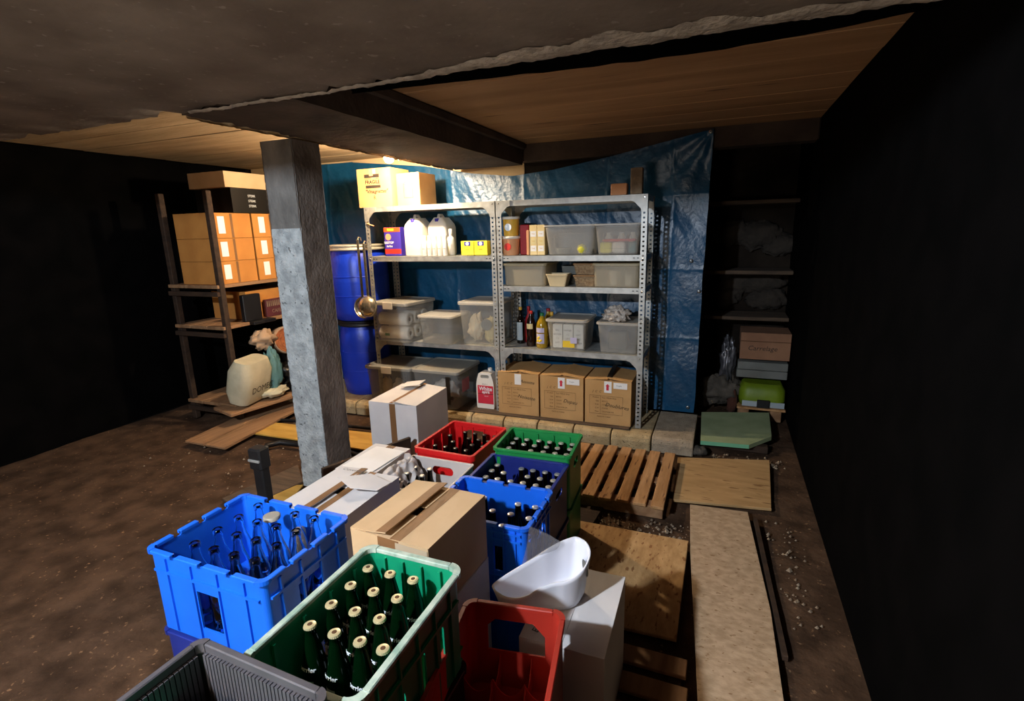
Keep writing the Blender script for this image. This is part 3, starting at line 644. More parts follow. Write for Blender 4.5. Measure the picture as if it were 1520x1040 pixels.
# third shelf bottles
def kbottle(name, x, y, z, prof, m_, capm, label, capz, capr=.016, labels=(), n=20, cat='bottle'):
    r = thing(name, label, cat, (x, y, z)); MB().lathe(prof, n).obj('body', m_, r)
    MB().lathe([(capr, capz), (capr, capz+.022), (capr*.85, capz+.025)], 14).obj('cap', capm, r)
    for (r_, z0, z1, lm, a0, a1) in labels:
        MB().grid(lambda u, v: (r_*math.cos(a0+(a1-a0)*u), r_*math.sin(a0+(a1-a0)*u), z0+(z1-z0)*v), 12, 1).obj('paper_label', lm, r)
    return r
Z3 = .722
wine = [(.034, 0), (.036, .005), (.036, .19), (.028, .22), (.014, .25), (.013, .30), (.015, .302)]
kbottle('wine_bottle', -1.64, 4.24, Z3, wine, 'glass_brown', 'mustard', 'dark bottle with a tall silver label in the shelf corner by the middle posts', .298, .015, [(.0366, .03, .19, 'label_silver', -2.4, -.8)])
kbottle('wine_bottle', -1.585, 4.30, Z3, wine, 'deep_red', 'deep_red', 'dark red bottle behind the bottle with the bright red cap', .298, .015, [(.0366, .05, .16, 'label_red', -2.3, -.8)])
pet = [(.036, 0), (.041, .008), (.041, .07), (.038, .09), (.041, .11), (.042, .18), (.034, .225), (.018, .26), (.014, .285)]
r = kbottle('sauce_bottle', -1.51, 4.15, Z3, pet, 'sauce_dark', 'red_print', 'dark plastic sauce bottle with a bright red cap', .283, .017, [(.0425, .155, .20, 'pale_yellow', -2.3, -.9)])
kbottle('oil_bottle', -1.405, 4.31, Z3, pet, 'oil_gold', 'deep_red', 'golden oil bottle with a dark red cap behind the others', .283, .017)
r = kbottle('oil_bottle', -1.40, 4.12, Z3, [(.044, 0), (.05, .008), (.05, .18), (.04, .22), (.018, .262), (.015, .275)], 'oil_gold', 'green_cap', 'large golden oil bottle with a green cap and olive print', .273, .018,
  [(.0508, .135, .175, 'label_lilac', -2.4, -.9), (.0508, .04, .125, 'label_lilac', -2.4, -.9)])
for k in range(6):
    a = -2.15+.23*(k % 4)+.1*(k//4); MB().lathe([(.011, 0), (.008, .003), (.002, .004)], 12).obj('printed_olive', 'yellow_print', r, (.0505*math.cos(a), .0505*math.sin(a), .06+.025*(k//4)+.008*(k % 2)), (PI/2, 0, a+PI/2))
kbottle('oil_bottle', -1.345, 4.22, Z3, [(.03, 0), (.033, .008), (.033, .18), (.028, .21), (.014, .25), (.013, .27)], 'oil_gold', 'mustard', 'slim golden oil bottle half hidden by the white bin', .268, .015)
# white jug on the plinth
r = thing('vinegar_jug', 'white plastic jug with a pink label standing beside the middle posts', 'jug', (-1.925, 4.10, .135))
pj = [(-.082, 0), (.082, 0), (.086, .02), (.086, .22), (.078, .27), (.06, .325), (.04, .335), (-.04, .335), (-.06, .325), (-.078, .27), (-.086, .22), (-.086, .02)]
MB().panel([pj, pill(.085, .03, .0, .298, 4)], -.05, .05, Matrix.Identity(4)).obj('body', 'plastic_white', r)
MB().lathe([(.02, 0), (.02, .03), (.016, .033)], 14).obj('cap', 'plastic_white', r, (0.02, .03, .33))
MB().box(-.074, .08, -.0512, -.0502, .045, .215).obj('pink_label', 'pink_ink', r); MB().box(-.074, .08, -.0516, -.0512, .135, .139).obj('dark_line', 'ink', r)
text('printed_text', 'White', .05, 'white_print', r, (.005, -.0518, .185), bold=.001); text('printed_text', 'spirit', .036, 'white_print', r, (.008, -.0518, .155), bold=.001); text('printed_text', 'naturel', .014, 'white_print', r, (.01, -.0518, .118)); text('printed_text', 'ECO +', .018, 'ink', r, (0, -.0512, .228))
r = thing('grey_jug', 'grey plastic jug handle showing behind the white jug', 'jug', (-1.845, 4.30, .135))
MB().loft([rrect(.14, .12, .02, 0, 3), rrect(.14, .12, .02, .3, 3), rrect(.08, .08, .02, .36, 3)], True, True, True).obj('body', 'jug_white', r)
MB().tube([(-.05, 0, .34), (-.05, 0, .40), (0, 0, .42), (.05, 0, .41), (.06, 0, .34)], .013, 8).obj('handle', 'jug_white', r)

# ------------------------------------------------------------------ cardboard cartons
def carton(name, label, W, D, H, m_, loc, rz=0, tape='tape_brown', gap=.0, lift=(0, 0), t=.005, group=None, front_tape=True, flap_axis='y', tapew=.05, split=False, cat='cardboard box', long_tape=True):
    """closed carton: walls, base, two top flaps meeting over the middle (seam along y)"""
    r = thing(name, label, cat, loc, rz, group)
    b = MB(); b.box(-W/2, W/2, -D/2, -D/2+t, 0, H-t); b.box(-W/2, W/2, D/2-t, D/2, 0, H-t); b.box(-W/2, -W/2+t, -D/2+t, D/2-t, 0, H-t); b.box(W/2-t, W/2, -D/2+t, D/2-t, 0, H-t); b.box(-W/2+t, W/2-t, -D/2+t, D/2-t, 0, t)
    b.box(-W/2+t, W/2-t, -D/2+t, -D/2+D*.42, H-2.2*t, H-1.2*t); b.box(-W/2+t, W/2-t, D/2-D*.42, D/2-t, H-2.2*t, H-1.2*t)
    b.obj('body', m_, r)
    for s in (-1, 1):
        f = MB(); wf = W/2-gap/2
        nseg = 6
        def fl(u, v, s=s): # u along flap width from hinge, v along y
            x = s*(W/2-wf*u); lf = lift[0 if s < 0 else 1]*u**1.5; return (x, -D/2+D*v, H-t+lf+.0025*nz(u*3, v*4, s, 1.7)*u)
        f.grid(lambda u, v: fl(u, v), nseg, nseg, smooth=False); f.grid(lambda u, v: (lambda p: (p[0], p[1], p[2]+t*.8))(fl(u, v)), nseg, nseg, smooth=False)
        for v in (0, 1): f.grid(lambda u, q, v=v: (lambda p: (p[0], p[1], p[2]+t*.8*q))(fl(u, v)), nseg, 1, smooth=False)
        for u in (0, 1): f.grid(lambda v, q, u=u: (lambda p: (p[0], p[1], p[2]+t*.8*q))(fl(u, v)), nseg, 1, smooth=False)
        fo = fixn(f.obj('flap', m_, r))
        if tape and long_tape:
            tm = MB(); u0 = 1-(tapew/2)/wf
            tm.grid(lambda u, v: (lambda p: (p[0], p[1], p[2]+t*.8+.0006))(fl(u0+(1-u0)*u, v)), 2, nseg, smooth=False); tm.obj('tape', tape, fo)
    if tape and front_tape:
        fr = MB(); fr.box(-tapew/2, tapew/2, -D/2-.0012, -D/2-.0002, H-.09 if front_tape is True else H-front_tape, H-t); fr.obj('tape', tape, r)
    return r
# three printed cartons
def printed(x, lab, rz, hand1, hand2, arrow, sticker):
    W, D, H = .375, .37, .375
    r = carton('printed_carton', lab, W, D, H, 'carton', (x, 4.0+D/2, .135), rz, None, .006, (.012, .02), group='printed cartons on the plinth')
    y = -D/2-.0016
    fr = MB()
    for a in ((-.15, .12, .24, .242), (-.15, .12, .085, .087)): fr.box(a[0], a[1], y, y+.0006, a[2], a[3])
    for a in (-.15, -.06, .12): fr.box(a, a+.0016, y, y+.0006, .085, .242)
    fr.obj('printed_frame', 'ink_brown', r)
    rows = (('Product', 'Your Whole Shop'), ('Qty', '48 PCS'), ('N.W', '12 KGS'), ('G.W', '13 KGS'), ('Meas', '37X37X38 CM'))
    for k, (a, b) in enumerate(rows):
        text('printed_text', a, .016, 'ink_brown', r, (-.072, y, .225-.03*k), al='RIGHT'); text('printed_text', b, .016, 'ink_brown', r, (-.048, y, .225-.03*k), al='LEFT')
    text('printed_text', 'MADE IN CHINA', .015, 'ink_brown', r, (-.03, y, .062)); text('printed_mark', 'J  C  C', .026, 'ink', r, (-.09, y, .275), shear=.3)
    text('handwriting', hand1, .045, 'ink', r, (.075, y-.0004, .16), (PI/2, math.radians(6), 0), shear=.3)
    if hand2: text('handwriting', hand2, .04, 'ink', r, (.085, y-.0004, .30), (PI/2, math.radians(4), 0), shear=.3)
    MB().box(-.03, .03, y-.0006, y, .27, .365).obj('paper_strip', 'white_paper', r)
    if arrow: MB().panel([[(-.012, .29), (.008, .29), (.008, .325), (.016, .325), (-.002, .345), (-.02, .325), (-.012, .325)]], y-.0012, y-.0006, Matrix.Identity(4)).obj('red_arrow', 'pink_ink', r)
    if sticker:
        st = MB().box(.045, .155, y-.0006, y, .31, .36).obj('white_sticker', 'white_paper', r); text('printed_text', 'Fragile', .016, 'grey_print', st, (.09, y-.001, .335))
    return r
printed(-1.585, 'left one of three brown printed cartons under the right unit', 0, 'Noisette', 'Assiette', False, False)
printed(-1.195, 'middle one of three brown printed cartons under the right unit', 0, 'Dupau', None, True, True)
r = printed(-.805, 'right one of three brown printed cartons, with dark tape on its lid', 0, 'Doublures', None, True, True)
T_(MB().bev(-.02, .02, -.13, .13, 0, .006, .002).obj('black_tape_roll_end', 'black_tape', None, (-.80, 4.16, .545), (math.radians(8), 0, 0)), 'loose black tape standing up from the right-hand printed carton', 'tape')
# fragile boxes on top of the left unit
r = carton('fragile_carton', 'brown FRAGILE carton on top of the left shelving unit beside the bulb', .36, .30, .335, 'carton', (-2.965, 4.23, 1.942), 0, 'tape_clear')
y = -.1516
MB().box(-.10, .06, y, y+.0006, .255, .285).obj('printed_bar', 'ink', r); MB().box(-.10, .06, y, y+.0006, .245, .249).obj('printed_bar', 'ink', r); MB().box(-.09, .07, y, y+.0006, .165, .19).obj('printed_bar', 'ink', r)
text('printed_text', 'FRAGILE', .043, 'ink', r, (-.015, y, .217), bold=.0015); text('handwriting', '"Vinaigrettes"', .044, 'ink', r, (.02, y, .135), shear=.3, bold=.001); text('printed_mark', 'R', .05, 'ink_brown', r, (0, y, .08))
MB().box(-.045, -.005, y-.001, y, .27, .33).obj('red_striped_tape', 'peach', r)
r = carton('brown_carton', 'second brown carton with a printed drawing, right of the FRAGILE one', .235, .28, .28, 'carton', (-2.635, 4.26, 1.942), 0, None)
o = fixn(MB().loft([[(.045*math.cos(a*PI/10), -.1412, .14+.045*0+z+.012*math.sin(a*PI/10)) for a in range(20)] for z in (.05, .051)], False, False).obj('printed_drawing', 'ink_brown', r))
dr = MB(); dr.box(-.046, -.044, -.1414, -.1406, .07, .19); dr.box(.044, .046, -.1414, -.1406, .07, .19); dr.box(-.046, .046, -.1414, -.1406, .068, .07); dr.obj('printed_drawing', 'ink_brown', r)
T_(MB().bev(-.06, .06, -.04, .04, 0, .085, .004).obj('pink_brick', 'peach', None, (-.765, 4.12, 1.942)), 'pinkish block on top of the right unit beside the upright offcut', 'block')
T_(MB().bev(-.043, .043, -.035, .035, 0, .19, .004).obj('wooden_offcut', 'rubble', None, (-.635, 4.11, 1.942)), 'upright grey offcut on top of the right unit near its end post', 'block')

# white cartons and others in the foreground pile
def plain(x0, x1, y0, y1, z0, z1, m_, lab, **k):
    return carton(k.pop('name', 'white_carton'), lab, x1-x0, y1-y0, z1-z0, m_, ((x0+x1)/2, (y0+y1)/2, z0), **k)
r = plain(-2.39, -1.985, 3.0, 3.47, .02, .50, 'carton_white', 'upright white carton with a taped lid standing behind the pile', rz=1.5, tape='tape_brown', gap=.004, lift=(.0, .018), front_tape=.48)
T_(MB().bev(-.085, .085, -.06, .06, 0, .004, .001).obj('loose_flap', 'carton_white', None, (-2.24, 3.38, .535), (math.radians(3), math.radians(-9), math.radians(4))), 'loose white card flap sticking up from the upright white carton', 'card')
# carton B with sheet
r = plain(-1.84, -1.60, 1.99, 2.34, .24, .505, 'carton_white', 'closed white carton with a paper sheet behind the long white carton', rz=0, gap=.002, front_tape=False, long_tape=True)
plain(-1.86, -1.60, 1.97, 2.36, 0, .238, 'carton_white', 'white carton at the bottom under the one with the paper sheet', tape=None)
T_(MB().grid(lambda u, v: (-.10+.20*u, -.14+.28*v, .004*math.sin(u*3)*1+.003*nz(u*3, v*3, 1, 1)), 10, 10).obj('paper_sheet', 'white_paper', None, (-1.71, 2.15, .509), (0, 0, math.radians(-4))), 'white paper sheet lying on the closed white carton', 'paper')
# carton A, long and white
r = plain(-1.66, -1.325, 1.45, 1.83, .31, .62, 'carton_white', 'open white carton with a brown-taped split lid between the column and the brown carton', rz=-1, gap=.014, lift=(.012, -.002), tapew=.075, front_tape=False)
text('handwriting', 'Cuvettes', .03, 'grey_print', r, (-.06, .15, .3235), (0, 0, math.radians(4)))
plain(-1.66, -1.32, 1.43, 1.83, 0, .308, 'carton_white', 'lower white carton under the open one with the split lid', tape=None)
T_(fixn(MB().loft([[(-.10, -.06, 0), (.02, -.09, .006), (.11, -.02, .0), (.10, .07, 0), (-.02, .06, .003)], [(-.10, -.06, .003), (.02, -.09, .009), (.11, -.02, .003), (.10, .07, .003), (-.02, .06, .006)]]).obj('card_flap', 'carton_white', None, (-1.42, 1.70, .645), (math.radians(-4), math.radians(6), math.radians(-12)))), 'bent white card flap on the open white carton', 'card')
# brown carton
r = plain(-1.10, -.785, 1.232, 1.60, .49, .75, 'carton_pale', 'brown carton with a taped gaping lid in the middle of the foreground', rz=-4, gap=.014, lift=(.016, -.002), tapew=.085, front_tape=.11, name='brown_carton')
text('handwriting', 'Divers', .035, 'ink_brown', r, (-.06, .13, .2535), (0, 0, math.radians(8)))
MB().box(.03, .155, -.1866, -.1858, .17, .25).obj('tape', 'tape_clear', r)
plain(-1.10, -.78, 1.215, 1.60, 0, .488, 'carton_white', 'tall white carton under the brown carton with the gaping lid', rz=-3, tape=None, name='white_carton')
# tub box
r = plain(-.535, -.262, 1.30, 1.70, .05, .45, 'carton_white', 'white carton carrying the white tub, beside the golden chipboard', rz=1, tape=None, gap=.001, front_tape=False)
text('handwriting', 'EUVB', .032, 'ink', r, (-.088, -.13, .4015), (0, 0, math.radians(80)))

# ------------------------------------------------------------------ crates
def crate(label, W, D, H, m_, loc, rz=0, rim=None, rc=.02, t=.006, rw=.01, rimh=.014, notches=(), holes=None, ribs=None, ledge=None, name='bottle_crate', group=None, div=None, divm=None, scal=.03, base='panel', irib=4):
    r = thing(name, label, 'crate', loc, rz, group); holes = holes or {}
    bottomm = MB().box(-W/2+t, W/2-t, -D/2+t, D/2-t, .004, .012); bottomm.obj('floor_grid', m_, r)
    sides = {'front': (W, Matrix.Translation((0, -D/2, 0))), 'right': (D, Matrix.Translation((W/2, 0, 0)) @ Matrix.Rotation(PI/2, 4, 'Z')),
             'back': (W, Matrix.Translation((0, D/2, 0)) @ Matrix.Rotation(PI, 4, 'Z')), 'left': (D, Matrix.Translation((-W/2, 0, 0)) @ Matrix.Rotation(-PI/2, 4, 'Z'))}
    rm = MB()
    for sd, (L, T) in sides.items():
        a = L/2-rc; nts = [n*L for n in notches]
        top = [(a, H)]
        for n_ in sorted(nts, reverse=True): top += [(n_+.012, H), (n_+.012, H-.014), (n_-.012, H-.014), (n_-.012, H)]
        outer = [(-a, 0), (a, 0)]+top+[(-a, H)]
        w_ = MB(); w_.panel([outer]+[h for h in holes.get(sd, [])], 0, t, T)
        if ribs:
            nr = ribs.get(sd, 0)
            for k in range(nr):
                u = -a+(k+.5)*2*a/nr; w_.box(u-.003, u+.003, -.007, 0, .01, H-.02, T)
        if ledge:
            for z in ledge: w_.box(-a, a, -.008, 0, z-.004, z+.004, T)
        if sd in ('front', 'left', 'back', 'right') and base == 'ins': # inner ribs
            for k in range(irib):
                u = -a+(k+.5)*2*a/irib; w_.box(u-.004, u+.004, t, t+.009, .02, H-.02, T)
        w_.obj('wall_panel', m_, r)
        segs = [-a]+sum([[n_-.012, n_+.012] for n_ in sorted(nts)], [])+[a]
        for s0, s1 in zip(segs[::2], segs[1::2]): rm.bev(s0, s1, -rw, t+.002, H-rimh, H+.002, .0025, T)
    for (sx, sy, a0) in ((1, -1, -PI/2), (1, 1, 0), (-1, 1, PI/2), (-1, -1, PI)):
        cn = MB()
        cx, cy = sx*(W/2-rc), sy*(D/2-rc)
        for (mbb, ri, ro, z0, z1) in ((cn, rc-t, rc, 0, H), (rm, rc-t-.002, rc+rw, H-rimh, H+.002)):
            ri = max(ri, .002); rings = []
            for k in range(7):
                a = a0+PI/2*k/6; c, s = math.cos(a), math.sin(a); rings.append([(cx+ri*c, cy+ri*s, z0), (cx+ro*c, cy+ro*s, z0), (cx+ro*c, cy+ro*s, z1), (cx+ri*c, cy+ri*s, z1)])
            mbb.loft(rings)
        cn.obj('corner', m_, r)
    rm.obj('rim', rim or m_, r)
    if div:
        nx, ny, hd = div; dm = divm or m_
        def scallop(L, n, T):
            o_ = MB(); pts = [(-L/2, .012), (L/2, .012)]; seg = 8
            for i in range(n*seg, -1, -1):
                ph = (i % seg)/seg; pts.append((-L/2+L*i/(n*seg), hd-scal*math.sin(PI*ph)**.8 if i % seg else hd))
            return o_.panel([pts], -.0015, .0015, T)
        for i in range(1, nx): scallop(D-2*t, ny, Matrix.Translation((-W/2+W*i/nx, 0, 0)) @ Matrix.Rotation(PI/2, 4, 'Z')).obj('divider', dm, r)
        for j in range(1, ny): scallop(W-2*t, nx, Matrix.Translation((0, -D/2+D*j/ny, 0))).obj('divider', dm, r)
    return r
# near green crate
GX, GY = -.763, .865
crate('large green crate of gold-capped bottles nearest the camera', .300, .445, .30, 'crate_green_teal', (GX, GY, .52), 0, 'crate_rim_worn', .03, .005, .012, .012, base='ins', ribs={'right': 5, 'front': 4},
      holes={'right': [rect(-.16, -.06, .09, .17), rect(.0, .03, .07, .2), rect(.1, .12, .06, .2)], 'left': [rect(-.05, .05, .1, .16)]}, ledge=(.22,))
crate('dark crate hidden below the large green crate', .305, .44, .25, 'crate_black', (GX, GY, .262), 0)
crate('bottom dark crate of the stack under the large green crate', .305, .44, .25, 'crate_black', (GX, GY, .0), 0)
# blue crate with clear bottles
NT = (-.25, 0, .25)
win = [rect(-.05, .05, .05, .19)]
BLW, BLD = .50, .375
crate('bright blue crate of empty clear bottles at the left edge', BLW, BLD, .30, 'crate_blue', (-1.45, 1.14, .42), 0, 'crate_blue', .02, .006, .012, .012, notches=NT, holes={'right': [rect(-.06, .05, .04, .2)], 'front': win}, ribs={'right': 4, 'front': 4}, ledge=(.23,))
crate('lower blue crate under the one with clear bottles', BLW, BLD, .41, 'crate_navy', (-1.45, 1.14, 0), 0)
# mid blue pair
win2 = [rect(-.16, -.115, .07, .19), rect(-.035, .01, .09, .2)]
bwin = [rect(.03, .1, .07, .22)]
crate('bright blue crate of bottles with a notched rim beside the brown carton', .425, .315, .30, 'crate_blue', (-.85, 1.815, .295), 0, 'crate_blue', .022, .006, .012, .012, notches=NT, holes={'front': [rect(-.19, -.12, .09, .2), rect(-.07, .0, .09, .2), rect(.075, .11, .09, .2)], 'back': [rect(-.16, -.09, .08, .2)], 'right': [pill(.09, .05, .0, .2, 4)]}, ribs={'front': 8, 'right': 5}, ledge=(.235, .265, .07))
crate('plain blue crate under the notched bright blue one', .42, .31, .285, 'crate_blue', (-.85, 1.815, .005), 0, ribs={'front': 8})
# navy crate
crate('navy blue crate of brown bottles between the green and bright blue crates', .40, .30, .285, 'crate_navy', (-.853, 2.14, .29), 0, 'crate_navy', .02, .006, .01, .012, holes={'right': [pill(.1, .035, 0, .2, 4)], 'left': [pill(.1, .035, 0, .2, 4)]}, div=(3, 1, .2))
crate('lower navy crate carrying the navy crate of brown bottles', .40, .30, .28, 'crate_navy', (-.853, 2.14, .005), 0)
mb = MB()
# far green crate
crate('green crate of silver-capped bottles beside the slatted pallet', .40, .295, .29, 'crate_green', (-.855, 2.44, .32), 3, 'crate_green', .02, .006, .01, .012, holes={'right': [pill(.1, .04, 0, .2, 4)], 'left': [pill(.1, .04, 0, .2, 4)]}, base='ins')
crate('lower olive green crate under the green crate of silver-capped bottles', .40, .295, .30, 'crate_green', (-.855, 2.44, .012), 3)
# red far crate
crate('bright red crate of brown bottles beside the upright white carton', .365, .44, .29, 'crate_red', (-1.38, 2.56, .225), -2, 'crate_red', .02, .006, .012, .03, holes={'back': [pill(.15, .075, 0.02, .21, 5, .03)], 'front': [pill(.13, .045, 0, .215, 5)]}, base='ins')
crate('lower red crate under the bright red crate of brown bottles', .36, .43, .21, 'crate_red_dull', (-1.38, 2.56, .008), -2)
# white crate
crate('white plastic crate with an oval hand hole in front of the bright red crate', .375, .36, .28, 'crate_white', (-1.365, 2.115, .21), 0, 'crate_white', .012, .005, .006, .01, holes={'back': [pill(.13, .05, 0, .215, 5)], 'front': [pill(.13, .05, 0, .215, 5)]})
crate('lower white crate under the white crate with the oval hand hole', .37, .35, .2, 'crate_white', (-1.365, 2.115, .005), 0)
# near red pair
octo = [(-.085, .14), (.09, .14), (.09, .21), (.055, .25), (-.06, .25), (-.085, .225)]
RXc, RYc = -.478, 1.02
crate('dull red bottle crate with empty cells at the bottom of the picture', .29, .40, .30, 'crate_red_dull', (RXc, RYc, .33), 9, 'crate_red_dull', .03, .006, .008, .012, holes={'back': [[(-x, z) for x, z in octo[::-1]]], 'right': [rect(-.1, .1, .03, .1)]}, div=(3, 4, .13), scal=.05)
crate('second dull red crate under the one with empty cells', .30, .395, .30, 'crate_red_dull', (RXc+.035, RYc, .01), 9, 'crate_red_dull', .03)
# grey crate at the bottom left corner
rg = crate('grey ribbed crate corner at the bottom left of the picture', .36, .36, .16, 'crate_grey', (-.845, .45, .688), -2, 'crate_grey', .02, .006, .008, .02, ribs={'front': 8}, base='ins', irib=30)
T_(MB().bev(-.15, .12, -.13, .12, 0, .05, .01).obj('green_tray', 'crate_green_teal', None, (-.86, .45, .717)), 'teal plastic tray lying inside the grey corner crate', 'tray')

# ------------------------------------------------------------------ bottles in the crates
row_words = ['back row', 'second row from back', 'third row from back', 'fourth row from back', 'fifth row from back', 'sixth row from back']
col_words = ['first', 'second', 'third', 'fourth', 'fifth', 'sixth', 'seventh']
def bottles(proto_fn, spots, lab, group, cat='bottle'):
    """spots: (x, y, z, col, row)"""
    p = None
    for (x, y, z, c, r_) in spots:
        l = '%s, %s, %s from left' % (lab, row_words[r_], col_words[c])
        if p is None: p = proto_fn(l, (x, y, z)); p['group'] = group
        else: copy_thing(p, (x, y, z), random.uniform(-12, 12), l)
def gbottle(l, loc):
    r = thing('green_bottle', l, 'bottle', loc)
    pr = [(.026, 0), (.029, .004), (.031, .02), (.031, .07), (.0285, .11), (.021, .155), (.0145, .19), (.0125, .205), (.0145, .208), (.0145, .215), (.012, .217)]
    MB().lathe(pr, 24).obj('glass', 'glass_green', r); cap(r, .213, 'cap_gold', .0145)
    text('printed_text', 'perrier', .0165, 'white_print', r, (0, -.0305, .115), (PI/2-.2, 0, 0), curve_r=.0305, bold=.0005)
    o = MB(); o.grid(lambda u, v: (.0322*math.sin(-.5+u), -.0322*math.cos(-.5+u), .062+.022*v), 6, 1); o.obj('printed_emblem', 'label_silver', r, label='pale printed emblem')
    return r
def cap(r, z, m_, R=.0145):
    rings = []
    for (rr, zz, cr_) in ((1.08, 0, .09), (1.02, .004, .03), (.98, .0055, 0), (.6, .0068, 0)):
        rings.append([(R*(rr+cr_*(1 if i % 2 else -1)*.5)*math.cos(2*PI*i/42), R*(rr+cr_*(1 if i % 2 else -1)*.5)*math.sin(2*PI*i/42), z+zz) for i in range(42)])
    c = MB().loft(rings, True, True, False).obj('cap', m_, r)
    if m_ == 'cap_gold': MB().lathe([(.0062, z+.0069), (.0056, z+.0072), (.0030, z+.0072)], 12).obj('cap_print', 'ink_brown', c)
sp = []
for rr in range(5):
    for cc in range(4):
        if (cc == 3 and rr < 4) : continue
        if rr == 4 and cc < 3: continue
        sp.append((-.874+.0735*cc+.003*rr, 1.03-.0765*rr, .55, cc, rr))
sp = [(-.874+.0735*cc+.001*rr, 1.03-.0765*rr, .579, cc, rr) for rr in range(4) for cc in range(3)]+[(-.66, .80, .579, 3, 3)]
bottles(gbottle, sp, 'gold-capped bottle in near green crate', 'gold-capped green bottles')
T_(MB().box(-.15, .15, -.215, .215, 0, .006).obj('crate_liner', 'crate_green', None, (GX, GY, .57)), 'green board the gold-capped bottles stand on inside the crate', 'board')
def bbottle(capm, h=.24, R=.031):
    def fn(l, loc):
        r = thing('brown_bottle', l, 'bottle', loc); s = h/.24
        MB().lathe([(R*.88, 0), (R, .006), (R, .13*s), (R*.8, .155*s), (.0155, .18*s), (.0135, .225*s), (.0145, .228*s), (.0145, .236*s)], 16).obj('glass', 'glass_brown', r); cap(r, h-.004, capm, .0135); return r
    return fn
def gridspots(cx, cy, nx, ny, px, py, z, skip=(), rz=0):
    out = []; c, s = math.cos(math.radians(rz)), math.sin(math.radians(rz))
    for r_ in range(ny):
        k = 0
        for cc in range(nx):
            if (cc, r_) in skip: continue
            x = (cc-(nx-1)/2)*px; y = ((ny-1)/2-r_)*py; out.append((cx+x*c-y*s+random.uniform(-.003, .003), cy+x*s+y*c+random.uniform(-.003, .003), z, k, r_)); k += 1
    return out
bottles(bbottle('cap_silver', .235), gridspots(-.855, 2.44, 6, 4, .064, .068, .333, rz=3, skip=((1, 2),)), 'silver-capped bottle in far green crate', 'brown bottles in the far green crate')
bottles(bbottle('cap_silver', .235), gridspots(-.853, 2.14, 6, 4, .064, .071, .303, skip=((1, 0), (2, 1))), 'silver-capped bottle in navy crate', 'brown bottles in the navy crate')
bottles(bbottle('cap_silver', .235, .034), gridspots(-.85, 1.815, 5, 3, .082, .092, .31, skip=((0, 0), (2, 0), (4, 2))), 'silver-capped bottle in notched blue crate', 'dark bottles in the notched blue crate')
bottles(bbottle('cap_dark', .24), gridspots(-1.38, 2.56, 5, 5, .068, .082, .239, rz=-2, skip=((0, 0), (1, 1), (0, 2), (2, 2), (4, 3), (1, 4), (3, 4), (0, 4))), 'dark-capped bottle in bright red crate', 'brown bottles in the red crate')
bottles(bbottle('cap_silver', .245), gridspots(-1.40, 2.09, 3, 4, .09, .08, .225, skip=((2, 0), (2, 1), (2, 2), (1, 2))), 'brown bottle in white crate', 'brown bottles in the white crate')
# white plastic bag draped over the white crate's left wall
def bag(u, v):
    return (-1.56+.10*u+.012*nz(u*4, v*4, 1, 1.3), 1.99+.26*v+.01*nz(u*5, v*3, 5, 1.3), .505+.03*nz(u*3, v*5, 3, 1.6)-.13*max(0, u-.35)**1.1*(1+.5*nz(v*6, 0, 0, 1)))
T_(MB().grid(bag, 24, 30).obj('plastic_bag', 'crate_white', None), 'crumpled white plastic bag draped over the left rim of the white crate', 'bag')
def cbottle(l, loc):
    r = thing('clear_bottle', l, 'bottle', loc)
    pr = [(.001, .003), (.034, 0), (.037, .006), (.037, .14), (.031, .18), (.018, .225), (.0135, .25), (.0135, .265), (.016, .268), (.016, .285), (.0135, .287), (.0105, .286), (.0105, .25), (.015, .222), (.028, .178), (.034, .138), (.034, .012), (.001, .01)]
    MB().lathe(pr, 24, cap=False).obj('glass', 'clear_glass', r); return r
spb = [(-1.285-.088*c, 1.26-.085*q, .455, 3-c, q) for q in range(4) for c in range(4) if not (q == 0 and c == 2)]
bottles(cbottle, spb, 'empty clear bottle in left blue crate', 'clear bottles in the left blue crate')
T_(MB().lathe([(.03, 0), (.03, .012), (.026, .014)], 20).obj('steel_lid', 'bin_lid_grey', None, (-1.47, 1.245, .708)), 'grey screw lid lying on the clear bottles', 'lid')
T_(MB().lathe([(.019, 0), (.022, .004), (.022, .2), (.018, .21), (.004, .211)], 16).obj('wooden_stick', 'carton_pale', None, (-1.375, 1.275, .45), (math.radians(-4), math.radians(-5), 0)), 'short round wooden stick standing among the clear bottles', 'stick')

# ------------------------------------------------------------------ white tub on the carton
def at(x, y, z):
    d = fwd*F+rgt*(x-760)-upv*(y-520); t = (z-CAM_H)/d.z; return Vector((d.x*t, d.y*t, z))
rim_px = [(730, 870, .615), (745, 884, .60), (764, 888, .60), (782, 884, .605), (797, 875, .625), (822, 866, .65), (840, 863, .665), (855, 856, .69), (867, 845, .72), (875, 830, .75), (877, 817, .77), (871, 804, .785), (857, 796, .79), (845, 798, .785), (830, 804, .765), (812, 814, .74), (795, 825, .70), (777, 836, .67), (745, 856, .63)]
rim3 = [Vector((-.618, 1.262, .615)), Vector((-.602, 1.222, .60))]
rim3 = [at(a, b, .548+(c-.60)*.42) for a, b, c in rim_px]
def catmull(P, m=4):
    out = []; n = len(P)
    for i in range(n):
        a, b, c, d = P[i-1], P[i], P[(i+1) % n], P[(i+2) % n]
        for k in range(m):
            t = k/m; out.append(.5*((2*b)+(-a+c)*t+(2*a-5*b+4*c-d)*t*t+(-a+3*b-3*c+d)*t**3))
    return out
rim3 = catmull(rim3)
cx_, cy_ = sum(p.x for p in rim3)/len(rim3), sum(p.y for p in rim3)/len(rim3)
tub = thing('white_tub', 'boat-shaped white plastic tub with a high end and hand hole on a white carton', 'tub', (0, 0, 0))
n_ = len(rim3)
def bot(i, k=1.0, z=.456):
    p = rim3[i]; kk = .84*k; return Vector((cx_+(p.x-cx_)*kk, cy_+(p.y-cy_)*kk, z))
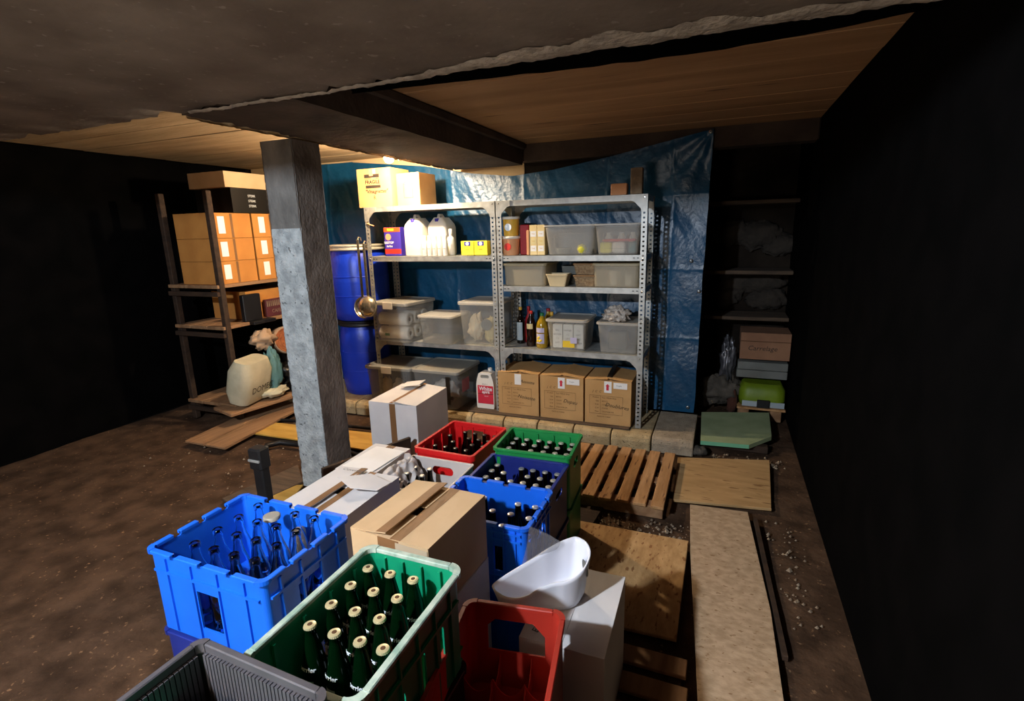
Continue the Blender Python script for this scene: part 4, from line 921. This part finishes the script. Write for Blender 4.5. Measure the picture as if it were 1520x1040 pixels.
def bot_old(i, k=1.0, z=.456):
    p = rim3[i]; d = Vector((p.x-cx_, p.y-cy_, 0)); 
    ax = Vector((.66, .75, 0)); al = d.dot(ax); pe = d.dot(Vector((-ax.y, ax.x, 0)))
    a = math.atan2(pe/.11, al/.2); q = ax*.135*math.cos(a)*k+Vector((-ax.y, ax.x, 0))*.078*math.sin(a)*k
    return Vector((cx_+q.x, cy_+q.y, z))
rings = []
for s in (0, .12, .35, .6, .85, 1.0):
    rings.append([bot(i).lerp(rim3[i], s**.9) if s else bot(i, .93) for i in range(n_)])
inner = []
c0 = Vector((cx_, cy_, 0))
for s in (1.0, .85, .6, .35, .12):
    rr = []
    for i in range(n_):
        p = bot(i).lerp(rim3[i], s**.9); d = Vector((c0.x-p.x, c0.y-p.y, 0)).normalized(); rr.append(p+d*.0055+Vector((0, 0, .0005 if s == 1 else 0)))
    inner.append(rr)
inner.append([bot(i, .88, .464) for i in range(n_)])
fixn(MB().loft([[tuple(p) for p in q] for q in rings+inner], True, True, True).obj('shell', 'tub_white', tub))
hp = rim3[9*4+2]; hq = bot(9*4+2).lerp(hp, .70); nrm = Vector((hq.x-cx_, hq.y-cy_, 0)).normalized()
oo = MB().lathe([(.001, 0), (.022, 0), (.024, .002), (.021, .0035)], 20, Matrix.Scale(1.5, 4, (1, 0, 0))).obj('hand_hole', 'grey_board', tub, hq-nrm*.011+Vector((0, 0, 0)), (0, 0, 0), label='oval hand hole in the high end')
oo.rotation_euler = (-nrm).to_track_quat('Z', 'Y').to_euler()
# foam bag behind the tub
A_, B_, C_, D_ = at(786, 780, .72), at(832, 803, .63), at(774, 838, .575), at(826, 815, .60)
def foam(u, v):
    p = A_.lerp(B_, u).lerp(C_.lerp(D_, u), v); return (p.x+.004*math.sin(v*3), p.y+.004*math.sin(u*3)+.006*nz(u*3, v*3, 2, 1), p.z)
T_(MB().grid(foam, 14, 14).obj('foam_bag', 'bag_sheer', None), 'sheer grey foam bag corner standing up behind the white tub', 'bag')

# ------------------------------------------------------------------ drums and ladles
def drum(x, y, z, R, h, label, lid):
    r = thing('plastic_drum', label, 'drum', (x, y, z), group='blue plastic drums')
    MB().lathe([(R*.84, 0), (R*.9, .01), (R*.95, h*.12), (R, h*.3), (R, h*.5), (R*1.0, h*.52), (R*1.005, h*.54), (R, h*.56), (R*.99, h*.75), (R*.93, h*.9), (R*.86, h*.96), (R*.86, h)], 40).obj('body', 'drum_blue', r)
    for zz in (.34, .6): MB().lathe([(R*.99, h*zz), (R*1.012, h*zz+.004), (R*1.012, h*zz+.008), (R*.99, h*zz+.012)], 40, cap=False).obj('moulded_rib', 'drum_blue', r)
    MB().lathe([(R*.84, h-.03), (R*.99, h-.028), (R*1.0, h-.012), (R*.96, h-.004), (R*.96, h+.006), (R*1.0, h+.012), (R*.99, h+.024), (R*.84, h+.026)], 40).obj('lid_band', lid, r)
    for a in (3.05, 1.5):
        hd = MB(); c, s = math.cos(a), math.sin(a); hd.tube([(R*c, R*s, h*.86), (R*c*1.12, R*s*1.12, h*.84), (R*c*1.14, R*s*1.14, h*.76), (R*c*1.0, R*s*1.0, h*.72)], .012, 8); hd.obj('handle', 'drum_dark', r)
    return r
drum(-3.37, 4.27, .122, .25, .73, 'lower blue plastic drum standing on the block row left of the shelving', 'drum_dark')
drum(-3.36, 4.26, .885, .285, .70, 'upper blue plastic drum with a pale rim band, stacked on the lower drum', 'drum_band')
def ladle(x, y, z, L, label, R=.085, rz=0, flat=True, front=False):
    r = thing('ladle', label, 'ladle', (x, y, z), rz, 'large steel ladles')
    MB().bev(-.014, .014, -.004, .004, -L, .015, .003).obj('handle', 'steel_ladle', r)
    hook = MB().tube([(0, 0, .0), (0, .015, .035), (0, .045, .03), (0, .05, .0)], .005, 8).obj('hook', 'steel_ladle', r)
    prof = [(R*math.sin(a), -R*.7*math.cos(a)) for a in [PI/2*k/7 for k in range(8)]]; pin = [(max(.001, q-.003), w_+.003) for q, w_ in reversed(prof)]
    o = MB().lathe([(max(.001, a), b) for a, b in prof]+pin, 28).obj('bowl', 'steel_ladle', r, (0, -.01, -L-R*.75), (math.radians(-95 if front else 85), 0, 0)); return r
ladle(-3.085, 3.93, 1.645, .53, 'left steel ladle hung from the drum rim with its bowl facing forward', .10)
ladle(-3.0, 3.90, 1.61, .48, 'right steel ladle hung over the left one with its bowl turned away', .10, 0, front=True)

# ------------------------------------------------------------------ rack on the left with boxes
rk = thing('timber_rack', 'timber rack along the left wall behind the column', 'rack', (0, 0, 0))
for z in (1.27, .90, .17):
    for k in range(3): MB().bev(-4.72+.21*k, -4.52+.21*k+.005*k, 3.25, 4.55, z, z+.03, .003).obj('shelf_board', 'plank_wood', rk)
for y in (3.27, 4.5):
    for x in (-4.72, -4.13): MB().bev(x, x+.05, y, y+.05, 0, 2.1, .004).obj('post', 'dark_wood', rk)
    for z in (1.24, .87, .14): MB().bev(-4.72, -4.09, y-.03, y, z-.04, z, .003).obj('bearer', 'dark_wood', rk)
def rackbox(y0, y1, z0, z1, m_, lab, x1=-4.12, **k):
    return carton(k.pop('name', 'stored_carton'), lab, .45, y1-y0, z1-z0, m_, (x1-.225, (y0+y1)/2, z0), 0, k.pop('tape', None), **k)
for (y0, y1, z0, z1, lab) in ((3.30, 3.72, 1.302, 1.50, 'orange-brown carton at the bottom left of the rack\'s top shelf'), (3.30, 3.72, 1.502, 1.70, 'orange-brown carton second from the bottom on the rack, left stack'),
        (3.30, 3.72, 1.702, 1.92, 'orange-brown carton at the top of the left stack on the rack'), (3.74, 4.16, 1.302, 1.50, 'orange-brown carton at the bottom of the stack beside the column'),
        (3.74, 4.16, 1.502, 1.70, 'orange-brown carton in the middle of the stack beside the column'), (3.74, 4.16, 1.702, 1.92, 'orange-brown carton at the top of the stack beside the column')):
    r = rackbox(y0, y1, z0, z1, 'carton_orange', lab, group='orange-brown cartons on the rack')
    MB().box(.2256, .2262, -.14, -.07, .04, z1-z0-.03).obj('white_label', 'white_paper', r)
    MB().box(.2256, .2262, -.01, .015, .003, z1-z0-.006).obj('tape', 'tape_brown', r)
r = rackbox(3.55, 3.95, 1.925, 2.14, 'black_tape', 'dark carton with white print on top of the orange-brown cartons'); 
for k in range(3): text('printed_text', 'STERK', .03, 'white_print', r, (.2265, .02, .06+.045*k), (PI/2, 0, PI/2))
rackbox(3.5, 4.0, 2.143, 2.28, 'carton_pale', 'pale carton topmost on the rack under the ceiling')
rackbox(3.62, 4.15, .932, 1.20, 'carton_orange', 'wide orange carton on the middle shelf of the rack', x1=-4.2)
r = thing('printed_crate', 'maroon crate with white lattice print on the middle shelf of the rack', 'crate', (-4.14, 3.9, .932))
MB().bev(-.04, 0, -.11, .16, 0, .17, .004).obj('body', 'maroon', r)
for k in range(10): MB().box(.001, .0016, -.10+.024*k, -.10+.024*k+.014, .10, .155).obj('lattice_print', 'rubble', r)
text('printed_text', 'CAFE 8', .05, 'rubble', r, (.0018, .03, .05), (PI/2, 0, PI/2))
T_(MB().bev(-.05, .0, -.1, .1, 0, .25, .006).obj('black_case', 'crate_black', None, (-4.1, 3.60, .932)), 'black case at the left end of the middle rack shelf', 'case')
T_(MB().bev(-.07, .03, -.13, .13, 0, .03, .004).obj('black_case', 'crate_black', None, (-4.06, 3.66, .902+.001)), 'flat black case on the front edge of the middle rack shelf', 'case')
# rolled rug, sacks under the rack
r = thing('rolled_rug', 'rolled rug with a reddish-brown end sticking out beside the column', 'rug', (-3.98, 3.86, .70), rot=(0, math.radians(80), math.radians(-35)))
MB().lathe([(.13, -.5), (.14, -.45), (.14, 0), (.13, .01)], 26).obj('roll', 'rug_side', r)
fixn(MB().loft([[((.012+.0052*(k/4)+dr_)*math.cos(k*PI/8), (.012+.0052*(k/4)+dr_)*math.sin(k*PI/8), z) for k in range(88)] for dr_, z in ((0, .011), (.007, .016))], False, False, closed=False).obj('spiral_end', 'rug', r))
MB().lathe([(.125, .0105), (.12, .012), (.01, .012)], 26).obj('end_face', 'rug', r)
T_(lump('pale_cloth', 'rug_side', .11, (-4.10, 3.66, .74), 41, sq=(.8, 1.1, .8), amp=.5), 'folded pale cloth heap left of the rolled rug', 'cloth')
r = thing('printed_sack', 'cream sack with dark lettering leaning at the left edge under the rack', 'sack', (-4.02, 3.38, .42), rot=(math.radians(0), math.radians(14), math.radians(12)))
MB().loft([rrect(.18, .34, .06, -.2, 5), rrect(.24, .40, .08, -.1, 5), rrect(.24, .40, .08, .1, 5), rrect(.16, .34, .06, .2, 5)], True, True, True).obj('body', 'sack', r)
text('printed_text', 'DOMEC', .085, 'ink', r, (.1215, .03, -.06), (PI/2, 0, PI/2))
T_(lump('teal_bag', 'teal_bag', .12, (-4.0, 3.64, .42), 51, sq=(.5, .7, 1.8), amp=.5), 'teal plastic bag between the lettered sack and the black bag', 'bag')
T_(lump('black_bag', 'black_bag', .17, (-3.97, 3.93, .34), 57, sq=(.7, 1.1, 1.1), amp=.5, n=20), 'black bin bag beside the column under the rolled rug', 'bag')
T_(lump('white_bag', 'sack', .12, (-3.98, 3.60, .24), 61, sq=(.9, 1.3, .35), amp=.4), 'flat pale bag lying under the lettered sack', 'bag')
T_(MB().bev(-.15, .15, -.5, .32, 0, .03, .004).obj('pale_board', 'plank_wood', None, (-4.02, 3.62, .155), (0, math.radians(3), math.radians(-12))), 'pale board carrying the bags under the rack', 'board')

# ------------------------------------------------------------------ recess on the right
def rb(x0, x1, y0, y1, z0, z1, m_, name, lab, cat, **k): return T_(MB().bev(x0, x1, y0, y1, z0, z1, .004).obj(name, m_), lab, cat)
pr_ = thing('small_pallet', 'small wooden pallet with pale deck boards in the right-hand recess', 'pallet')
for k in range(3): MB().bev(.19, .58, 4.83+.12*k, 4.94+.12*k, .10, .118, .003).obj('deck_board', 'pallet_wood', pr_)
for x in (.20, .46): MB().bev(x, x+.09, 4.84, 5.2, .0, .099, .004).obj('bearer', 'plank_wood', pr_)
T_(fixn(MB().loft([rrect(.36, .3, .08, 0, 6), rrect(.38, .32, .08, .06, 6), rrect(.37, .3, .08, .15, 6), rrect(.3, .22, .06, .2, 6)], True, True, True).obj('lime_sack', 'lime_bag', None, (.39, 5.02, .12))), 'lime green sack lying on the small pallet', 'sack')
T_(MB().bev(-.05, .05, -.01, .01, 0, .07, .003).obj('black_box', 'crate_black', None, (.40, 4.845, .122)), 'small black box in front of the lime green sack', 'box')
T_(MB().bev(-.17, .17, -.006, .006, 0, .05, .002).obj('blue_label', 'label_silver', None, (.4, 4.865, .122)), 'pale blue strip at the foot of the lime green sack', 'label')
for k in range(2): rb(.17+.005*k, .58, 4.95, 5.3, .36+.075*k, .43+.075*k, 'grey_board', 'grey_slab', ('lower', 'upper')[k]+' grey panel stacked under the brown carton in the recess', 'panel')
r = carton('brown_carton', 'dim brown carton with handwriting on the grey panels in the recess', .40, .32, .24, 'carton_shaded', (.385, 5.12, .53), 0, None)
text('handwriting', 'Carrelage', .06, 'ink', r, (-.02, -.1616, .10), shear=.2); MB().box(-.2, .2, -.1616, -.161, .16, .166).obj('printed_line', 'ink_brown', r)
T_(lump('crumpled_foil', 'foil', .1, (.09, 5.0, .50), 71, sq=(.6, .6, 2.0), amp=.6, n=20, fr=3), 'crumpled grey foil hanging beside the grey panels', 'foil')
T_(lump('stone_lump', 'stone', .15, (.06, 5.02, .22), 77, sq=(1.1, .8, .9), amp=.5, n=18), 'pale rough stone at the back of the recess', 'stone')
T_(lump('stone_lump', 'stone', .10, (-.13, 5.16, .06), 79, sq=(1.3, .8, .8), amp=.5, n=18), 'dark rough stone low in the recess by the tarpaulin edge', 'stone')
T_(lump('brick_lump', 'brick_dark', .07, (.15, 4.93, .13), 83, sq=(.6, .6, 1.7), amp=.3), 'reddish broken brick beside the small pallet', 'brick')
T_(lump('stone_lump', 'stone', .05, (-.09, 3.94, .03), 85, sq=(1.3, 1, .7), amp=.4), 'small grey stone at the corner of the last block', 'stone')
for k, (x, z, R) in enumerate(((.36, 1.15, .15), (.1, 1.12, .13), (.42, .98, .13), (.02, 1.0, .12), (.3, 1.6, .16), (.05, 1.62, .14), (.5, 1.5, .12))):
    lump('stone', 'stone_dark', R, (x, 5.72, z), 90+k, wb, sq=(1.4, .5, .8), amp=.35)
ins = thing('insulation_board', 'pale green insulation board lying on the earth in the right-hand recess', 'board')
ip = [(-.08, 3.99), (.262, 4.02), (.43, 4.25), (.45, 4.82), (-.10, 4.66)]
fixn(MB().loft([[(a, b, .06) for a, b in ip], [(a, b, .092) for a, b in ip]]).obj('board', 'insulation', ins))
fixn(MB().loft([[(ip[0][0], ip[0][1]-.0015, .061), (ip[1][0], ip[1][1]-.0015, .061), (ip[1][0], ip[1][1]-.0015, .091), (ip[0][0], ip[0][1]-.0015, .091)], [(ip[0][0], ip[0][1]-.0005, .061), (ip[1][0], ip[1][1]-.0005, .061), (ip[1][0], ip[1][1]-.0005, .091), (ip[0][0], ip[0][1]-.0005, .091)]]).obj('cut_edge', 'insulation_edge', ins))
for yb in (4.1, 4.5): MB().bev(-.05, .40, yb, yb+.07, .0, .054, .004).obj('batten', 'dark_wood', ins)
